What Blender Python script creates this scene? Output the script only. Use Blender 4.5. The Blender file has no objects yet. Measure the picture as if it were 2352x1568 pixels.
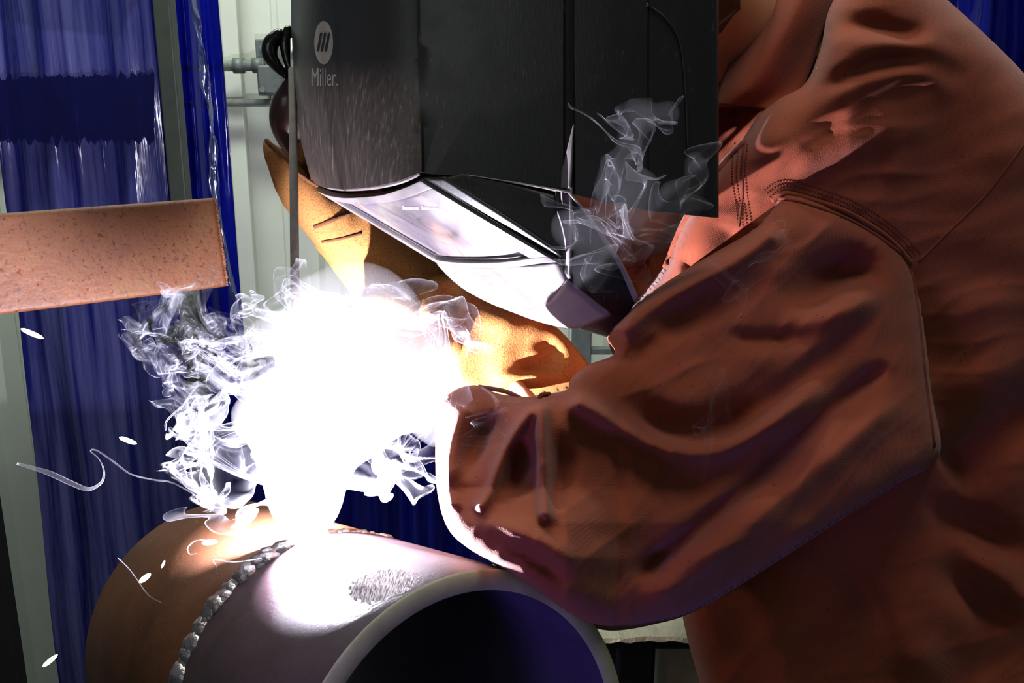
import bpy, bmesh, math, random
import numpy as np
from mathutils import Vector, Matrix, noise
from mathutils.bvhtree import BVHTree

S = bpy.context.scene
C = S.collection
random.seed(4)

# ------------------------------------------------------------------ camera
F = 2400.0
PITCH = math.radians(16)
CAMZ = 1.78
cd = bpy.data.cameras.new('camera'); cam = bpy.data.objects.new('camera', cd); C.objects.link(cam)
cam.location = (0, 0, CAMZ); cam.rotation_euler = (math.pi/2 - PITCH, 0, 0)
cd.sensor_width = 36.0; cd.lens = F/2352*36; cd.clip_start = .02
S.camera = cam
ct, st = math.cos(PITCH), math.sin(PITCH)

def P(x, y, d):
    """point of the place seen at photo pixel x, y at distance d (m) in front of the camera"""
    cx = (x-1176)/F*d; cy = -(y-784)/F*d
    return Vector((cx, d*ct + cy*st, CAMZ - d*st + cy*ct))
def PN(x, y, d):
    cx = (x-1176)/F*d; cy = -(y-784)/F*d
    return np.stack([cx, d*ct + cy*st, CAMZ - d*st + cy*ct], -1)

# ------------------------------------------------------------------ world, lights, exposure
w = bpy.data.worlds.new('world'); S.world = w; w.use_nodes = True
bg = w.node_tree.nodes['Background']; bg.inputs[0].default_value = (.80, .92, 1.0, 1); bg.inputs[1].default_value = .07
def area(name, loc, target, size, power, col):
    l = bpy.data.lights.new(name, 'AREA'); l.shape = 'RECTANGLE'; l.size, l.size_y = size; l.energy = power; l.color = col
    o = bpy.data.objects.new(name, l); C.objects.link(o); o.location = loc
    o.rotation_euler = (Vector(target)-Vector(loc)).to_track_quat('-Z', 'Y').to_euler()
    return o
area('ceiling_lamp', (-.6, 1.55, 3.5), (-.5, 2.6, 1.48), (1.6, .3), 60, (.93, 1, .93))
area('ceiling_lamp', (.40, .66, 3.23), (.55, .85, 1.53), (.9, .3), 11.5, (1, .90, .76))
area('ceiling_lamp', (-.9, -1.6, 2.98), (-.4, 1.5, 1.48), (1.5, .3), 4.2, (.95, 1, .97))
bl = bpy.data.lights.new('violet_fill', 'SPOT'); bl.energy = 7; bl.color = (.34, .18, 1.0); bl.spot_size = math.radians(32); bl.spot_blend = 1; bl.shadow_soft_size = .06
bo = bpy.data.objects.new('violet_fill', bl); C.objects.link(bo); bo.location = (-.34, .02, 1.42)
bo.rotation_euler = (P(1330, 1190, .65)-Vector((-.34, .02, 1.42))).to_track_quat('-Z', 'Y').to_euler()   # added violet fill tinting the sleeve and pipe, from no seen source
ARC = P(690, 1228, .672)
pl = bpy.data.lights.new('arc_light', 'POINT'); pl.energy = 32; pl.color = (.88, .84, 1.0); pl.shadow_soft_size = .0014
po = bpy.data.objects.new('arc_light', pl); C.objects.link(po); po.location = P(695, 1236, .6755)   # just above the weld pool
S.view_settings.view_transform = 'Standard'; S.view_settings.look = 'None'
S.view_settings.exposure = 0.0; S.view_settings.gamma = 1; S.view_settings.use_curve_mapping = False
S.cycles.use_denoising = True; S.cycles.adaptive_threshold = .025
S.cycles.transparent_max_bounces = 56
S.cycles.max_bounces = 4; S.cycles.diffuse_bounces = 2; S.cycles.glossy_bounces = 3
S.cycles.volume_bounces = 1
S.cycles.sample_clamp_indirect = 4
S.cycles.caustics_reflective = False; S.cycles.caustics_refractive = False

# ------------------------------------------------------------------ materials
def lin(c):
    return tuple(((v/255)/12.92 if v/255 <= .04045 else ((v/255+.055)/1.055)**2.4) for v in c) + (1,)
class NT:
    def __init__(s, name):
        s.m = bpy.data.materials.new(name); s.m.use_nodes = True; s.t = s.m.node_tree
        s.t.nodes.clear(); s.out = s.n('ShaderNodeOutputMaterial')
    def n(s, typ, ins=None, **kw):
        o = s.t.nodes.new(typ)
        for k, v in kw.items(): setattr(o, k, v)
        for k, v in (ins or {}).items():
            if isinstance(v, bpy.types.NodeSocket): s.t.links.new(v, o.inputs[k])
            else: o.inputs[k].default_value = v
        return o
    def ramp(s, fac, stops):
        r = s.n('ShaderNodeValToRGB', {0: fac})
        while len(r.color_ramp.elements) < len(stops): r.color_ramp.elements.new(.5)
        for e, (p, c) in zip(r.color_ramp.elements, stops):
            e.position = p; e.color = c if len(c) == 4 else (*c, 1)
        return r.outputs[0]
    def noise(s, scale, detail=3, vec=None, rough=.55):
        i = {'Scale': scale, 'Detail': detail, 'Roughness': rough}
        if vec is not None: i['Vector'] = vec
        return s.n('ShaderNodeTexNoise', i).outputs[0]
    def vec(s, scale=(1, 1, 1), rot=(0, 0, 0), which='Object'):
        t = s.n('ShaderNodeTexCoord')
        m = s.n('ShaderNodeMapping', {'Vector': t.outputs[which], 'Scale': scale, 'Rotation': rot})
        return m.outputs[0]
    def bsdf(s, **kw):
        names = {'col': 'Base Color', 'rough': 'Roughness', 'metal': 'Metallic', 'normal': 'Normal', 'coat': 'Coat Weight', 'coat_rough': 'Coat Roughness',
                 'alpha': 'Alpha', 'spec': 'Specular IOR Level', 'sheen': 'Sheen Weight', 'sss': 'Subsurface Weight'}
        b = s.n('ShaderNodeBsdfPrincipled', {names[k]: v for k, v in kw.items()})
        return b.outputs[0]
    def bump(s, h, strength=.3, dist=.001, normal=None):
        i = {'Height': h, 'Strength': strength, 'Distance': dist}
        if normal is not None: i['Normal'] = normal
        return s.n('ShaderNodeBump', i).outputs[0]
    def done(s, sh):
        s.t.links.new(sh, s.out.inputs[0]); return s.m

def m_plain(name, col, rough=.5, metal=0, bumpscale=None, bs=.2, var=.12, vscale=30, **kw):
    t = NT(name); c = lin(col); v = t.vec()
    n = t.noise(vscale, 4, v)
    c2 = tuple(x*(1-var*2) for x in c[:3])+(1,); c1 = tuple(min(1, x*(1+var)) for x in c[:3])+(1,)
    i = dict(col=t.ramp(n, [(.3, c2), (.7, c1)]), rough=rough, metal=metal, **kw)
    if bumpscale: i['normal'] = t.bump(t.noise(bumpscale, 3, v), bs, .001)
    return t.done(t.bsdf(**i))

def m_fabric(name, a, b):
    t = NT(name); v = t.vec()
    big = t.noise(9, 5, v); fine = t.noise(900, 2, v); spk = t.noise(260, 2, v)
    col = t.ramp(big, [(.3, lin(a)), (.68, lin(b))])
    dark = t.ramp(spk, [(.22, (.5, .45, .45)), (.34, (1, 1, 1))])
    mx = t.n('ShaderNodeMix', {0: 1.0, 6: col, 7: dark}, data_type='RGBA', blend_type='MULTIPLY')
    wv = t.n('ShaderNodeTexWave', {'Vector': t.vec(rot=(.3, .9, .5)), 'Scale': 330, 'Distortion': .8, 'Detail': 1.5, 'Detail Scale': .3}, wave_type='BANDS', bands_direction='X')
    n1 = t.bump(wv.outputs[1], .16, .0004)
    n2 = t.bump(fine, .4, .0006, n1)
    return t.done(t.bsdf(col=mx.outputs[2], rough=.92, normal=n2, sheen=.12, spec=.2))

M = {}
M['fabric'] = m_fabric('rust_twill', (118, 56, 38), (144, 72, 48))
M['stitch'] = m_plain('stitch_thread', (112, 50, 32), .9)
def m_leather(name, a, b):
    t = NT(name); v = t.vec()
    big = t.noise(14, 5, v); fine = t.noise(700, 3, v, .7); gr = t.noise(800, 3, v)
    col = t.ramp(big, [(.3, lin(a)), (.7, lin(b))])
    sp = t.ramp(gr, [(.33, (.6, .5, .4)), (.47, (1, 1, 1))])
    mx = t.n('ShaderNodeMix', {0: 1.0, 6: col, 7: sp}, data_type='RGBA', blend_type='MULTIPLY')
    return t.done(t.bsdf(col=mx.outputs[2], rough=.85, normal=t.bump(fine, .6, .0012), spec=.25))
M['leather'] = m_leather('tan_suede', (150, 100, 54), (186, 134, 74))
M['seam_dark'] = m_plain('glove_seam', (105, 62, 30), .9, bumpscale=500, bs=.6)
M['skin'] = m_plain('skin', (196, 150, 116), .55, var=.06, sss=.05)
M['hair'] = m_plain('hair', (70, 52, 38), .6, bumpscale=600)
M['trousers'] = m_plain('dark_trousers', (40, 44, 56), .9)

def m_helmet():
    t = NT('black_helmet_plastic')
    v = t.vec(); n = t.noise(60, 3, v)
    sv = t.vec(scale=(9, 9, 1.2), rot=(.2, .25, 0)); s1 = t.noise(70, 2, sv)
    sc = t.ramp(s1, [(.66, (0, 0, 0)), (.74, (1, 1, 1))])
    col = t.n('ShaderNodeMix', {0: sc, 6: (.010, .0095, .0095, 1), 7: (.05, .044, .040, 1)}, data_type='RGBA')
    r = t.n('ShaderNodeMath', {0: n, 1: .16}, operation='MULTIPLY'); r2 = t.n('ShaderNodeMath', {0: r.outputs[0], 1: .30}, operation='ADD')
    return t.done(t.bsdf(col=col.outputs[2], rough=r2.outputs[0], normal=t.bump(s1, .12, .0006), spec=.5))
M['helmet'] = m_helmet()
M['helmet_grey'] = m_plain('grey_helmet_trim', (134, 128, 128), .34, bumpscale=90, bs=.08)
def m_scuffed_lit():
    t = NT('scuffed_arc_lit_plastic')
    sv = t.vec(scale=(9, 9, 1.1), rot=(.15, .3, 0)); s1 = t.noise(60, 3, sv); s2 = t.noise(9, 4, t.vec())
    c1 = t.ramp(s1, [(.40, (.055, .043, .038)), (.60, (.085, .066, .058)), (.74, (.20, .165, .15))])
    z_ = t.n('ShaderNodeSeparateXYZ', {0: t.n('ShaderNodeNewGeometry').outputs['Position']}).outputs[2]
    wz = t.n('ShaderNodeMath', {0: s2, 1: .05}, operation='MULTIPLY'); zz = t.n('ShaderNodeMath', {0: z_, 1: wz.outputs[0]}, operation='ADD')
    mk = t.n('ShaderNodeMapRange', {0: zz.outputs[0], 1: P(850, 230, .72).z+.03, 2: P(850, 150, .72).z+.03, 3: 1.0, 4: 0.0}).outputs[0]   # scratches near the lens, with arc light on the brow painted in
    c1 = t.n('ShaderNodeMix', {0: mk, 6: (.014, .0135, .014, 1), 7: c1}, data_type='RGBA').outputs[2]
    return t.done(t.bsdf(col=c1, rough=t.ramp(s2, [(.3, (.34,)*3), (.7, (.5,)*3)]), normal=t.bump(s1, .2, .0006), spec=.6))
M['scuffed'] = m_scuffed_lit()
M['logo'] = m_plain('grey_print', (150, 143, 136), .5)
M['logo_dark'] = m_plain('black_print', (14, 14, 14), .5)
M['white_print'] = m_plain('white_print', (235, 235, 225), .5)

def m_lens():
    t = NT('lens_cover')
    v = t.vec(); n = t.noise(12, 3, v)
    col = t.ramp(n, [(.35, lin((150, 140, 150))), (.55, lin((205, 196, 188))), (.7, lin((140, 120, 185)))])
    return t.done(t.bsdf(col=col, rough=.16, metal=.55, coat=.6, coat_rough=.05, normal=t.bump(t.noise(40, 2, v), .05, .001)))
M['lens'] = m_lens()

def m_steel(name, a, b, rough=.38, metal=.75, streak=None, sc=10):
    t = NT(name); v = t.vec()
    big = t.noise(sc, 6, v, .65); fine = t.noise(420, 3, v)
    col = t.ramp(big, [(.32, lin(a)), (.66, lin(b))])
    sp = t.ramp(t.noise(520, 1, v), [(.70, (1, 1, 1)), (.78, (2.2, 2.1, 2.2))])
    mx = t.n('ShaderNodeMix', {0: 1.0, 6: col, 7: sp}, data_type='RGBA', blend_type='MULTIPLY')
    rr = t.ramp(t.noise(30, 4, v), [(.3, (rough-.07,)*3), (.7, (rough+.12,)*3)])
    return t.done(t.bsdf(col=mx.outputs[2], rough=rr, metal=metal, spec=.18, normal=t.bump(fine, .22, .0006)))
M['pipe_near'] = m_steel('mill_scale_steel', (38, 29, 33), (60, 46, 50), .58, .10)
M['pipe_far'] = m_steel('rusty_mill_scale_steel', (62, 40, 28), (92, 58, 38), .55, .12)
M['bore'] = m_plain('pipe_bore', (62, 55, 84), .75, metal=.0)
def m_endface():
    t = NT('machined_steel'); v = t.vec()
    n = t.noise(40, 3, v); f = t.noise(500, 2, v)
    return t.done(t.bsdf(col=t.ramp(n, [(.3, lin((140, 140, 112))), (.7, lin((170, 170, 140)))]), rough=.6, metal=.2, normal=t.bump(f, .25, .0005)))
M['endface'] = m_endface()
M['bead'] = m_plain('weld_metal', (150, 145, 150), .3, metal=.85, bumpscale=260, bs=.8)
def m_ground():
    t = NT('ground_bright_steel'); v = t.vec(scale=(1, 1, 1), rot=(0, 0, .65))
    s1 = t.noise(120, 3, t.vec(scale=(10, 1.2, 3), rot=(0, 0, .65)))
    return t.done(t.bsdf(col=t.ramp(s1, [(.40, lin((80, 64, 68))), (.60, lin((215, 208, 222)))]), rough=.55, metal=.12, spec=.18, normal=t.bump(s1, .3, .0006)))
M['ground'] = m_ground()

def m_rust():
    t = NT('rusty_bar_steel'); v = t.vec()
    big = t.noise(16, 6, v, .65); sp = t.noise(300, 2, v); dots = t.noise(220, 1, v)
    col = t.ramp(big, [(.3, lin((88, 48, 24))), (.55, lin((104, 61, 31))), (.72, lin((104, 78, 42)))])
    dk = t.ramp(sp, [(.30, (.42, .36, .34)), (.42, (1, 1, 1))])
    mx = t.n('ShaderNodeMix', {0: 1.0, 6: col, 7: dk}, data_type='RGBA', blend_type='MULTIPLY')
    met = t.ramp(dots, [(.70, (0, 0, 0)), (.74, (1, 1, 1))])
    return t.done(t.bsdf(col=mx.outputs[2], rough=.62, metal=met, normal=t.bump(t.noise(160, 4, v), .6, .0016)))
M['rust'] = m_rust()
M['zinc'] = m_plain('galvanized_steel', (165, 172, 165), .38, metal=.7, vscale=60, bumpscale=200)
M['zinc_dark'] = m_plain('grey_cast_metal', (110, 120, 116), .55, metal=.4, bumpscale=160)
M['wall'] = m_plain('painted_siding', (214, 220, 206), .45, var=.03, vscale=5)
M['olive'] = m_plain('olive_painted_post', (52, 58, 50), .5, vscale=20)
M['black_gap'] = m_plain('black_rubber_and_gap', (12, 12, 13), .8)
M['floor'] = m_plain('concrete', (96, 96, 92), .8, bumpscale=60)
M['table'] = m_plain('cut_steel_plate', (176, 174, 156), .55, metal=.3, bumpscale=300, bs=.8)
M['table_dark'] = m_plain('dark_steel_leg', (38, 42, 44), .45, metal=.5)
M['carton'] = m_plain('beige_panel', (215, 210, 184), .8, bumpscale=90, bs=.3)
M['holder'] = m_plain('electrode_holder_plastic', (62, 40, 38), .28, bumpscale=140, bs=.25, vscale=50)
M['holder_black'] = m_plain('electrode_holder_jaw', (20, 15, 16), .22)
M['brass'] = m_plain('brass', (200, 150, 80), .3, metal=.9)
M['rod'] = m_plain('electrode_flux', (112, 104, 98), .85, bumpscale=500, vscale=120)
def m_curtain(name, base, hi, dens, streak):
    t = NT(name)
    v = t.vec(scale=(1, 1, .03)); n = t.noise(42, 4, v, .6); n3 = t.noise(150, 3, t.vec(scale=(1, 1, .02)))
    vv = t.vec(scale=(1, 1, .35)); wob = t.noise(16, 3, vv)
    col = t.ramp(n, [(.38, lin(base)), (.62, lin(hi))])
    tr = t.n('ShaderNodeBsdfTransparent', {0: t.ramp(n, [(.3, (.012, .03, .42)), (.7, (.03, .07, .72))])})
    n1 = t.bump(n3, streak, .004); n2 = t.bump(wob, .25, .01, n1)
    b = t.n('ShaderNodeBsdfPrincipled', {'Base Color': col, 'Roughness': .12, 'Normal': n2, 'Specular IOR Level': .55, 'Coat Weight': .3, 'Coat Roughness': .08})
    mx = t.n('ShaderNodeMixShader', {0: dens, 1: tr.outputs[0], 2: b.outputs[0]})
    return t.done(mx.outputs[0])
M['curtain_grey'] = m_curtain('reflection_streaked_vinyl', (28, 34, 112), (96, 98, 158), .72, .35)  # pale vertical streaks paint lamp reflections into the vinyl colour
M['curtain'] = m_curtain('blue_vinyl', (6, 12, 110), (12, 24, 150), .45, .25)
M['curtain_deep'] = m_curtain('deep_blue_vinyl', (10, 12, 92), (26, 34, 138), .60, .3)
def m_clear():
    t = NT('clear_vinyl_edge')
    tr = t.n('ShaderNodeBsdfTransparent', {0: (.72, .78, .92, 1)})
    g = t.n('ShaderNodeBsdfGlossy', {'Color': (.9, .95, 1, 1), 'Roughness': .12, 'Normal': t.bump(t.noise(30, 3, t.vec(scale=(1, 1, .3))), .8, .01)})
    return t.done(t.n('ShaderNodeMixShader', {0: .18, 1: tr.outputs[0], 2: g.outputs[0]}).outputs[0])
M['clear'] = m_clear()
def m_emit(name, col, st_):
    t = NT(name); e = t.n('ShaderNodeEmission', {0: (*col, 1), 1: st_}); return t.done(e.outputs[0])
M['arc'] = m_emit('arc_plasma', (.9, .93, 1), 400)
M['spark'] = m_emit('hot_spark', (1, .80, .55), 9)
def m_smoke(name, tau, col=(.88, .90, 1)):
    t = NT(name)
    g = t.n('ShaderNodeNewGeometry')
    d = t.n('ShaderNodeVectorMath', {0: g.outputs['Normal'], 1: g.outputs['Incoming']}, operation='DOT_PRODUCT').outputs['Value']
    a = t.n('ShaderNodeMath', {0: d}, operation='ABSOLUTE').outputs[0]
    a = t.n('ShaderNodeMath', {0: a, 1: .045}, operation='ADD').outputs[0]
    at = t.n('ShaderNodeAttribute', attribute_name='dens').outputs['Fac']
    x = t.n('ShaderNodeMath', {0: at, 1: -tau}, operation='MULTIPLY').outputs[0]
    x = t.n('ShaderNodeMath', {0: x, 1: a}, operation='DIVIDE').outputs[0]
    e = t.n('ShaderNodeMath', {0: x}, operation='EXPONENT').outputs[0]
    al = t.n('ShaderNodeMath', {0: 1.0, 1: e}, operation='SUBTRACT').outputs[0]
    df = t.n('ShaderNodeBsdfDiffuse', {0: (*col, 1)}); tl = t.n('ShaderNodeBsdfTranslucent', {0: (*col, 1)})
    ad = t.n('ShaderNodeMixShader', {0: .5, 1: df.outputs[0], 2: tl.outputs[0]})
    mx = t.n('ShaderNodeMixShader', {0: al, 1: t.n('ShaderNodeBsdfTransparent').outputs[0], 2: ad.outputs[0]})
    return t.done(mx.outputs[0])

# ------------------------------------------------------------------ helpers
def tag(o, label=None, cat=None, group=None, kind=None):
    if label: o['label'] = label
    if cat: o['category'] = cat
    if group: o['group'] = group
    if kind: o['kind'] = kind
    return o
def empty(name, loc, label=None, cat=None, group=None):
    o = bpy.data.objects.new(name, None); o.empty_display_size = .03; C.objects.link(o); o.location = loc
    return tag(o, label, cat, group)
def link(name, me, mat, parent=None, smooth=True):
    o = bpy.data.objects.new(name, me); C.objects.link(o)
    if mat is not None: me.materials.append(mat)
    if smooth:
        for p in me.polygons: p.use_smooth = True
    if parent is not None:
        o.parent = parent; o.matrix_parent_inverse = Matrix.Translation(-parent.location)
    return o
def obj(name, verts, faces, mat, parent=None, smooth=True, bevel=0, solid=0, fix=False):
    me = bpy.data.meshes.new(name); me.from_pydata([tuple(v) for v in verts], [], faces); me.update()
    if fix:
        bm = bmesh.new(); bm.from_mesh(me); bmesh.ops.remove_doubles(bm, verts=bm.verts, dist=1e-6)
        bmesh.ops.recalc_face_normals(bm, faces=bm.faces); bm.to_mesh(me); bm.free()
    o = link(name, me, mat, parent, smooth)
    if solid:
        m = o.modifiers.new('s', 'SOLIDIFY'); m.thickness = abs(solid); m.offset = 1 if solid > 0 else -1
    if bevel:
        m = o.modifiers.new('b', 'BEVEL'); m.width = bevel; m.segments = 2; m.limit_method = 'ANGLE'
    return o
def smooth_line(pts, n=8, closed=False):
    """Catmull-Rom through points of any dimension"""
    p = [np.array(q, float) for q in pts]; out = []
    m = len(p); rng = range(m if closed else m-1)
    for i in rng:
        p1, p2 = p[i], p[(i+1) % m]
        p0 = p[(i-1) % m] if (closed or i > 0) else 2*p1-p2
        p3 = p[(i+2) % m] if (closed or i < m-2) else 2*p2-p1
        for k in range(n):
            t = k/n
            out.append(.5*((2*p1)+(-p0+p2)*t+(2*p0-5*p1+4*p2-p3)*t*t+(-p0+3*p1-3*p2+p3)*t**3))
    if not closed: out.append(p[-1])
    return np.array(out)
def tube_geo(pts, rad, seg=12, flat=1.0, cap=True):
    """round tube along 3-D points; rad a number or a list"""
    pts = [Vector(p) for p in pts]; n = len(pts)
    rad = [rad]*n if np.isscalar(rad) else list(rad)
    V, Fc = [], []; ref = None
    for i, p in enumerate(pts):
        d = (pts[min(i+1, n-1)]-pts[max(i-1, 0)]).normalized()
        if ref is None: ref = d.orthogonal().normalized()
        a = (ref - d*ref.dot(d)).normalized(); b = d.cross(a); ref = a
        for k in range(seg):
            t = 2*math.pi*k/seg; V.append(p + a*math.cos(t)*rad[i] + b*math.sin(t)*rad[i]*flat)
    for i in range(n-1):
        for k in range(seg):
            k2 = (k+1) % seg
            Fc.append((i*seg+k, i*seg+k2, (i+1)*seg+k2, (i+1)*seg+k))
    if cap: Fc.append(tuple(range(seg))[::-1]); Fc.append(tuple((n-1)*seg+k for k in range(seg)))
    return V, Fc
def box_geo(x0, x1, y0, y1, z0, z1):
    V = [(x, y, z) for x in (x0, x1) for y in (y0, y1) for z in (z0, z1)]
    return V, [(0, 1, 3, 2), (4, 6, 7, 5), (0, 4, 5, 1), (2, 3, 7, 6), (0, 2, 6, 4), (1, 5, 7, 3)]
def join_geo(gs):
    V, Fc = [], []
    for v, f in gs:
        b = len(V); V += list(v); Fc += [tuple(i+b for i in q) for q in f]
    return V, Fc
def sphere_geo(c, r, u=16, v=10, sc=(1, 1, 1)):
    V, Fc = [], []
    for j in range(v+1):
        th = math.pi*j/v
        for i in range(u):
            ph = 2*math.pi*i/u
            V.append((c[0]+r*sc[0]*math.sin(th)*math.cos(ph), c[1]+r*sc[1]*math.sin(th)*math.sin(ph), c[2]+r*sc[2]*math.cos(th)))
    for j in range(v):
        for i in range(u):
            i2 = (i+1) % u; Fc.append((j*u+i, (j+1)*u+i, (j+1)*u+i2, j*u+i2))
    return V, Fc
def remeshed(name, gs, voxel, mat, parent=None, smooth_it=6, disp=None):
    """one continuous surface out of overlapping closed bodies"""
    v, f = join_geo(gs); me = bpy.data.meshes.new(name); me.from_pydata([tuple(q) for q in v], [], f)
    bm = bmesh.new(); bm.from_mesh(me); bmesh.ops.remove_doubles(bm, verts=bm.verts, dist=1e-6); bmesh.ops.recalc_face_normals(bm, faces=bm.faces); bm.to_mesh(me); bm.free()
    tmp = bpy.data.objects.new('tmp', me); C.objects.link(tmp)
    r = tmp.modifiers.new('r', 'REMESH'); r.mode = 'VOXEL'; r.voxel_size = voxel
    s = tmp.modifiers.new('m', 'SMOOTH'); s.factor = .5; s.iterations = smooth_it
    dg = bpy.context.evaluated_depsgraph_get()
    m2 = bpy.data.meshes.new_from_object(tmp.evaluated_get(dg)); bpy.data.objects.remove(tmp)
    m2.name = name; m2.materials.clear()
    if disp:
        m2.update(); nm = [v.normal.copy() for v in m2.vertices]
        for v_, n_ in zip(m2.vertices, nm): v_.co += n_*disp(v_.co)
    return link(name, m2, mat, parent)
def caps(pts, seg=18, sub=5):
    """tapered limb: list of (px, py, depth, radius in px)"""
    q = smooth_line(pts, sub)
    c = [P(a, b, d) for a, b, d, r in q]; rr = [r*d/F for a, b, d, r in q]
    g = [tube_geo(c, rr, seg)]
    g.append(sphere_geo(c[0], rr[0])); g.append(sphere_geo(c[-1], rr[-1]))
    return g

# ------------------------------------------------------------------ inflated cloth bodies
def seg_dist(X, Y, line):
    best = np.full(X.shape, 1e9); par = np.zeros(X.shape); bx = np.zeros(X.shape); by = np.zeros(X.shape)
    n = len(line)-1
    for i in range(n):
        ax, ay = line[i][:2]; qx, qy = line[i+1][0]-ax, line[i+1][1]-ay
        L = qx*qx+qy*qy+1e-9
        t = np.clip(((X-ax)*qx+(Y-ay)*qy)/L, 0, 1)
        cx, cy = ax+t*qx, ay+t*qy
        d = np.hypot(X-cx, Y-cy); m = d < best
        best[m] = d[m]; par[m] = ((i+t)/n)[m]; bx[m] = cx[m]; by[m] = cy[m]
    return best, par, bx, by
def inside(X, Y, poly):
    r = np.zeros(X.shape, bool); n = len(poly)
    for i in range(n):
        x1, y1 = poly[i]; x2, y2 = poly[(i+1) % n]
        if y1 == y2: continue
        c = ((y1 > Y) != (y2 > Y)) & (X < (x2-x1)*(Y-y1)/(y2-y1)+x1); r ^= c
    return r
def pillow(name, outline, step, depth, T, W, folds, mat, parent, back=.8, rough=.0012, seed=0., closed_n=6, ridged=None):
    poly = smooth_line(outline, closed_n, True)
    x0, y0 = poly.min(0)-step*2; x1, y1 = poly.max(0)+step*2
    xs = np.arange(x0, x1, step); ys = np.arange(y0, y1, step)
    X, Y = np.meshgrid(xs, ys)
    cin = inside(X[:-1, :-1]+step/2, Y[:-1, :-1]+step/2, poly)
    # inflate: Poisson
    vin = np.zeros(X.shape, bool)
    for a in (0, 1):
        for b in (0, 1): vin[a:a+cin.shape[0], b:b+cin.shape[1]] |= cin
    full = np.ones(X.shape, bool)
    for a in (0, 1):
        for b in (0, 1):
            m = np.zeros(X.shape, bool); m[a:a+cin.shape[0], b:b+cin.shape[1]] = cin
            full &= m
    u = np.zeros(X.shape)
    k = 4; sm = full[::k, ::k]; uu = np.zeros(sm.shape); hh = (step*k)**2
    def relax(u, mask, h2, it):
        for _ in range(it):
            a = np.zeros_like(u); a[1:-1, 1:-1] = (u[2:, 1:-1]+u[:-2, 1:-1]+u[1:-1, 2:]+u[1:-1, :-2]+h2)/4
            u = np.where(mask, a, 0)
        return u
    uu = relax(uu, sm, hh, 900)
    u = np.kron(uu, np.ones((k, k)))[:X.shape[0], :X.shape[1]]
    if u.shape != X.shape: u = np.pad(u, ((0, X.shape[0]-u.shape[0]), (0, X.shape[1]-u.shape[1])))
    u = relax(u, full, step*step, 250)
    r = np.sqrt(2*u)
    prof = np.sqrt(1-(1-np.clip(r/W, 0, 1))**2)*.75 + .25*(1-np.exp(-r/W))
    h = T*prof
    edge = np.clip(r/40, 0, 1)
    for f in folds:
        line = smooth_line(f['l'], 6); dd, t, _, _ = seg_dist(X, Y, line)
        end = np.clip(np.minimum(t, 1-t)/f.get('e', .4), 0, 1) if not f.get('hard') else 1
        end = end*end*(3-2*end) if not f.get('hard') else 1
        if 'side' in f:      # one sided step: crease that overhangs
            pass
        h = h + f['a']*np.exp(-(dd/f['w'])**2)*end*edge
    # irregular cloth undulation
    rng = np.random.default_rng(int(seed*10)+3)
    nz = np.zeros(X.shape)
    for _ in range(26):
        L = rng.uniform(60, 330); th = rng.uniform(0, math.pi); ph = rng.uniform(0, 7)
        wob = 30*np.sin(X/190+ph)+30*np.sin(Y/230+ph*2)
        nz += (L/200)*np.sin((X*math.cos(th)+Y*math.sin(th)+wob)/L*2*math.pi+ph)
    h = h + rough*nz*edge
    if ridged:
        am, ang = ridged
        for _ in range(9):
            L = rng.uniform(55, 150); th = ang + rng.normal()*.28; ph = rng.uniform(0, 7)
            q = X*math.cos(th+math.pi/2)+Y*math.sin(th+math.pi/2); al = X*math.cos(th)+Y*math.sin(th)
            q = q+34*np.sin(al/130+ph)+14*np.sin(al/57+2*ph)
            mk = np.clip(np.sin(al/rng.uniform(110, 240)+ph*3)*np.sin(q/rng.uniform(90, 200)+ph), 0, 1)**1.3
            h = h + am*(L/90)*(1-np.abs(np.sin(q/L*math.pi)))**3.2*mk*edge
    D = depth(X, Y)
    # border vertices sit on the outline
    bd = vin & ~full
    _, _, bx, by = seg_dist(X[bd], Y[bd], np.vstack([poly, poly[:1]]))
    Xs, Ys = X.copy(), Y.copy(); Xs[bd] = bx; Ys[bd] = by
    h[bd] = 0
    hb = T*(back(X, Y) if callable(back) else back)*prof; hb[bd] = 0
    idf = -np.ones(X.shape, int); idb = idf.copy()
    idf[vin] = np.arange(vin.sum()); idb[full] = vin.sum()+np.arange(full.sum()); idb[bd] = idf[bd]
    VF = PN(Xs[vin], Ys[vin], (D-h)[vin]); VB = PN(Xs[full], Ys[full], (D+hb)[full])
    J, I = np.nonzero(cin)
    q = lambda ids: np.stack([ids[J, I], ids[J+1, I], ids[J+1, I+1], ids[J, I+1]], -1)
    faces = np.vstack([q(idf), q(idb)[:, ::-1]]).tolist()
    return obj(name, np.vstack([VF, VB]), faces, mat, parent)
def bvh(objs):
    V, Fc = [], []
    for o in objs:
        dg = bpy.context.evaluated_depsgraph_get(); me = o.evaluated_get(dg).to_mesh()
        b = len(V); mw = o.matrix_world
        V += [mw @ v.co for v in me.vertices]; Fc += [tuple(i+b for i in p.vertices) for p in me.polygons]
    return BVHTree.FromPolygons(V, Fc)
def onto(tree, x, y, lift=0.0, default=.7):
    o = Vector((0, 0, CAMZ)); d = (P(x, y, 1)-o).normalized()
    hit, n, i, dist = tree.ray_cast(o, d)
    if hit is None: return P(x, y, default)
    if n.dot(d) > 0: n = -n
    return hit + n*lift
def drape_tube(name, tree, line, r, mat, parent, lift=0, n=10, seg=8, default=.7, flat=1.0):
    pts = [onto(tree, a, b, lift, default) for a, b in smooth_line(line, n)]
    V, Fc = tube_geo(pts, r, seg, flat); return obj(name, V, Fc, mat, parent)

bpy.context.view_layer.update()
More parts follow.
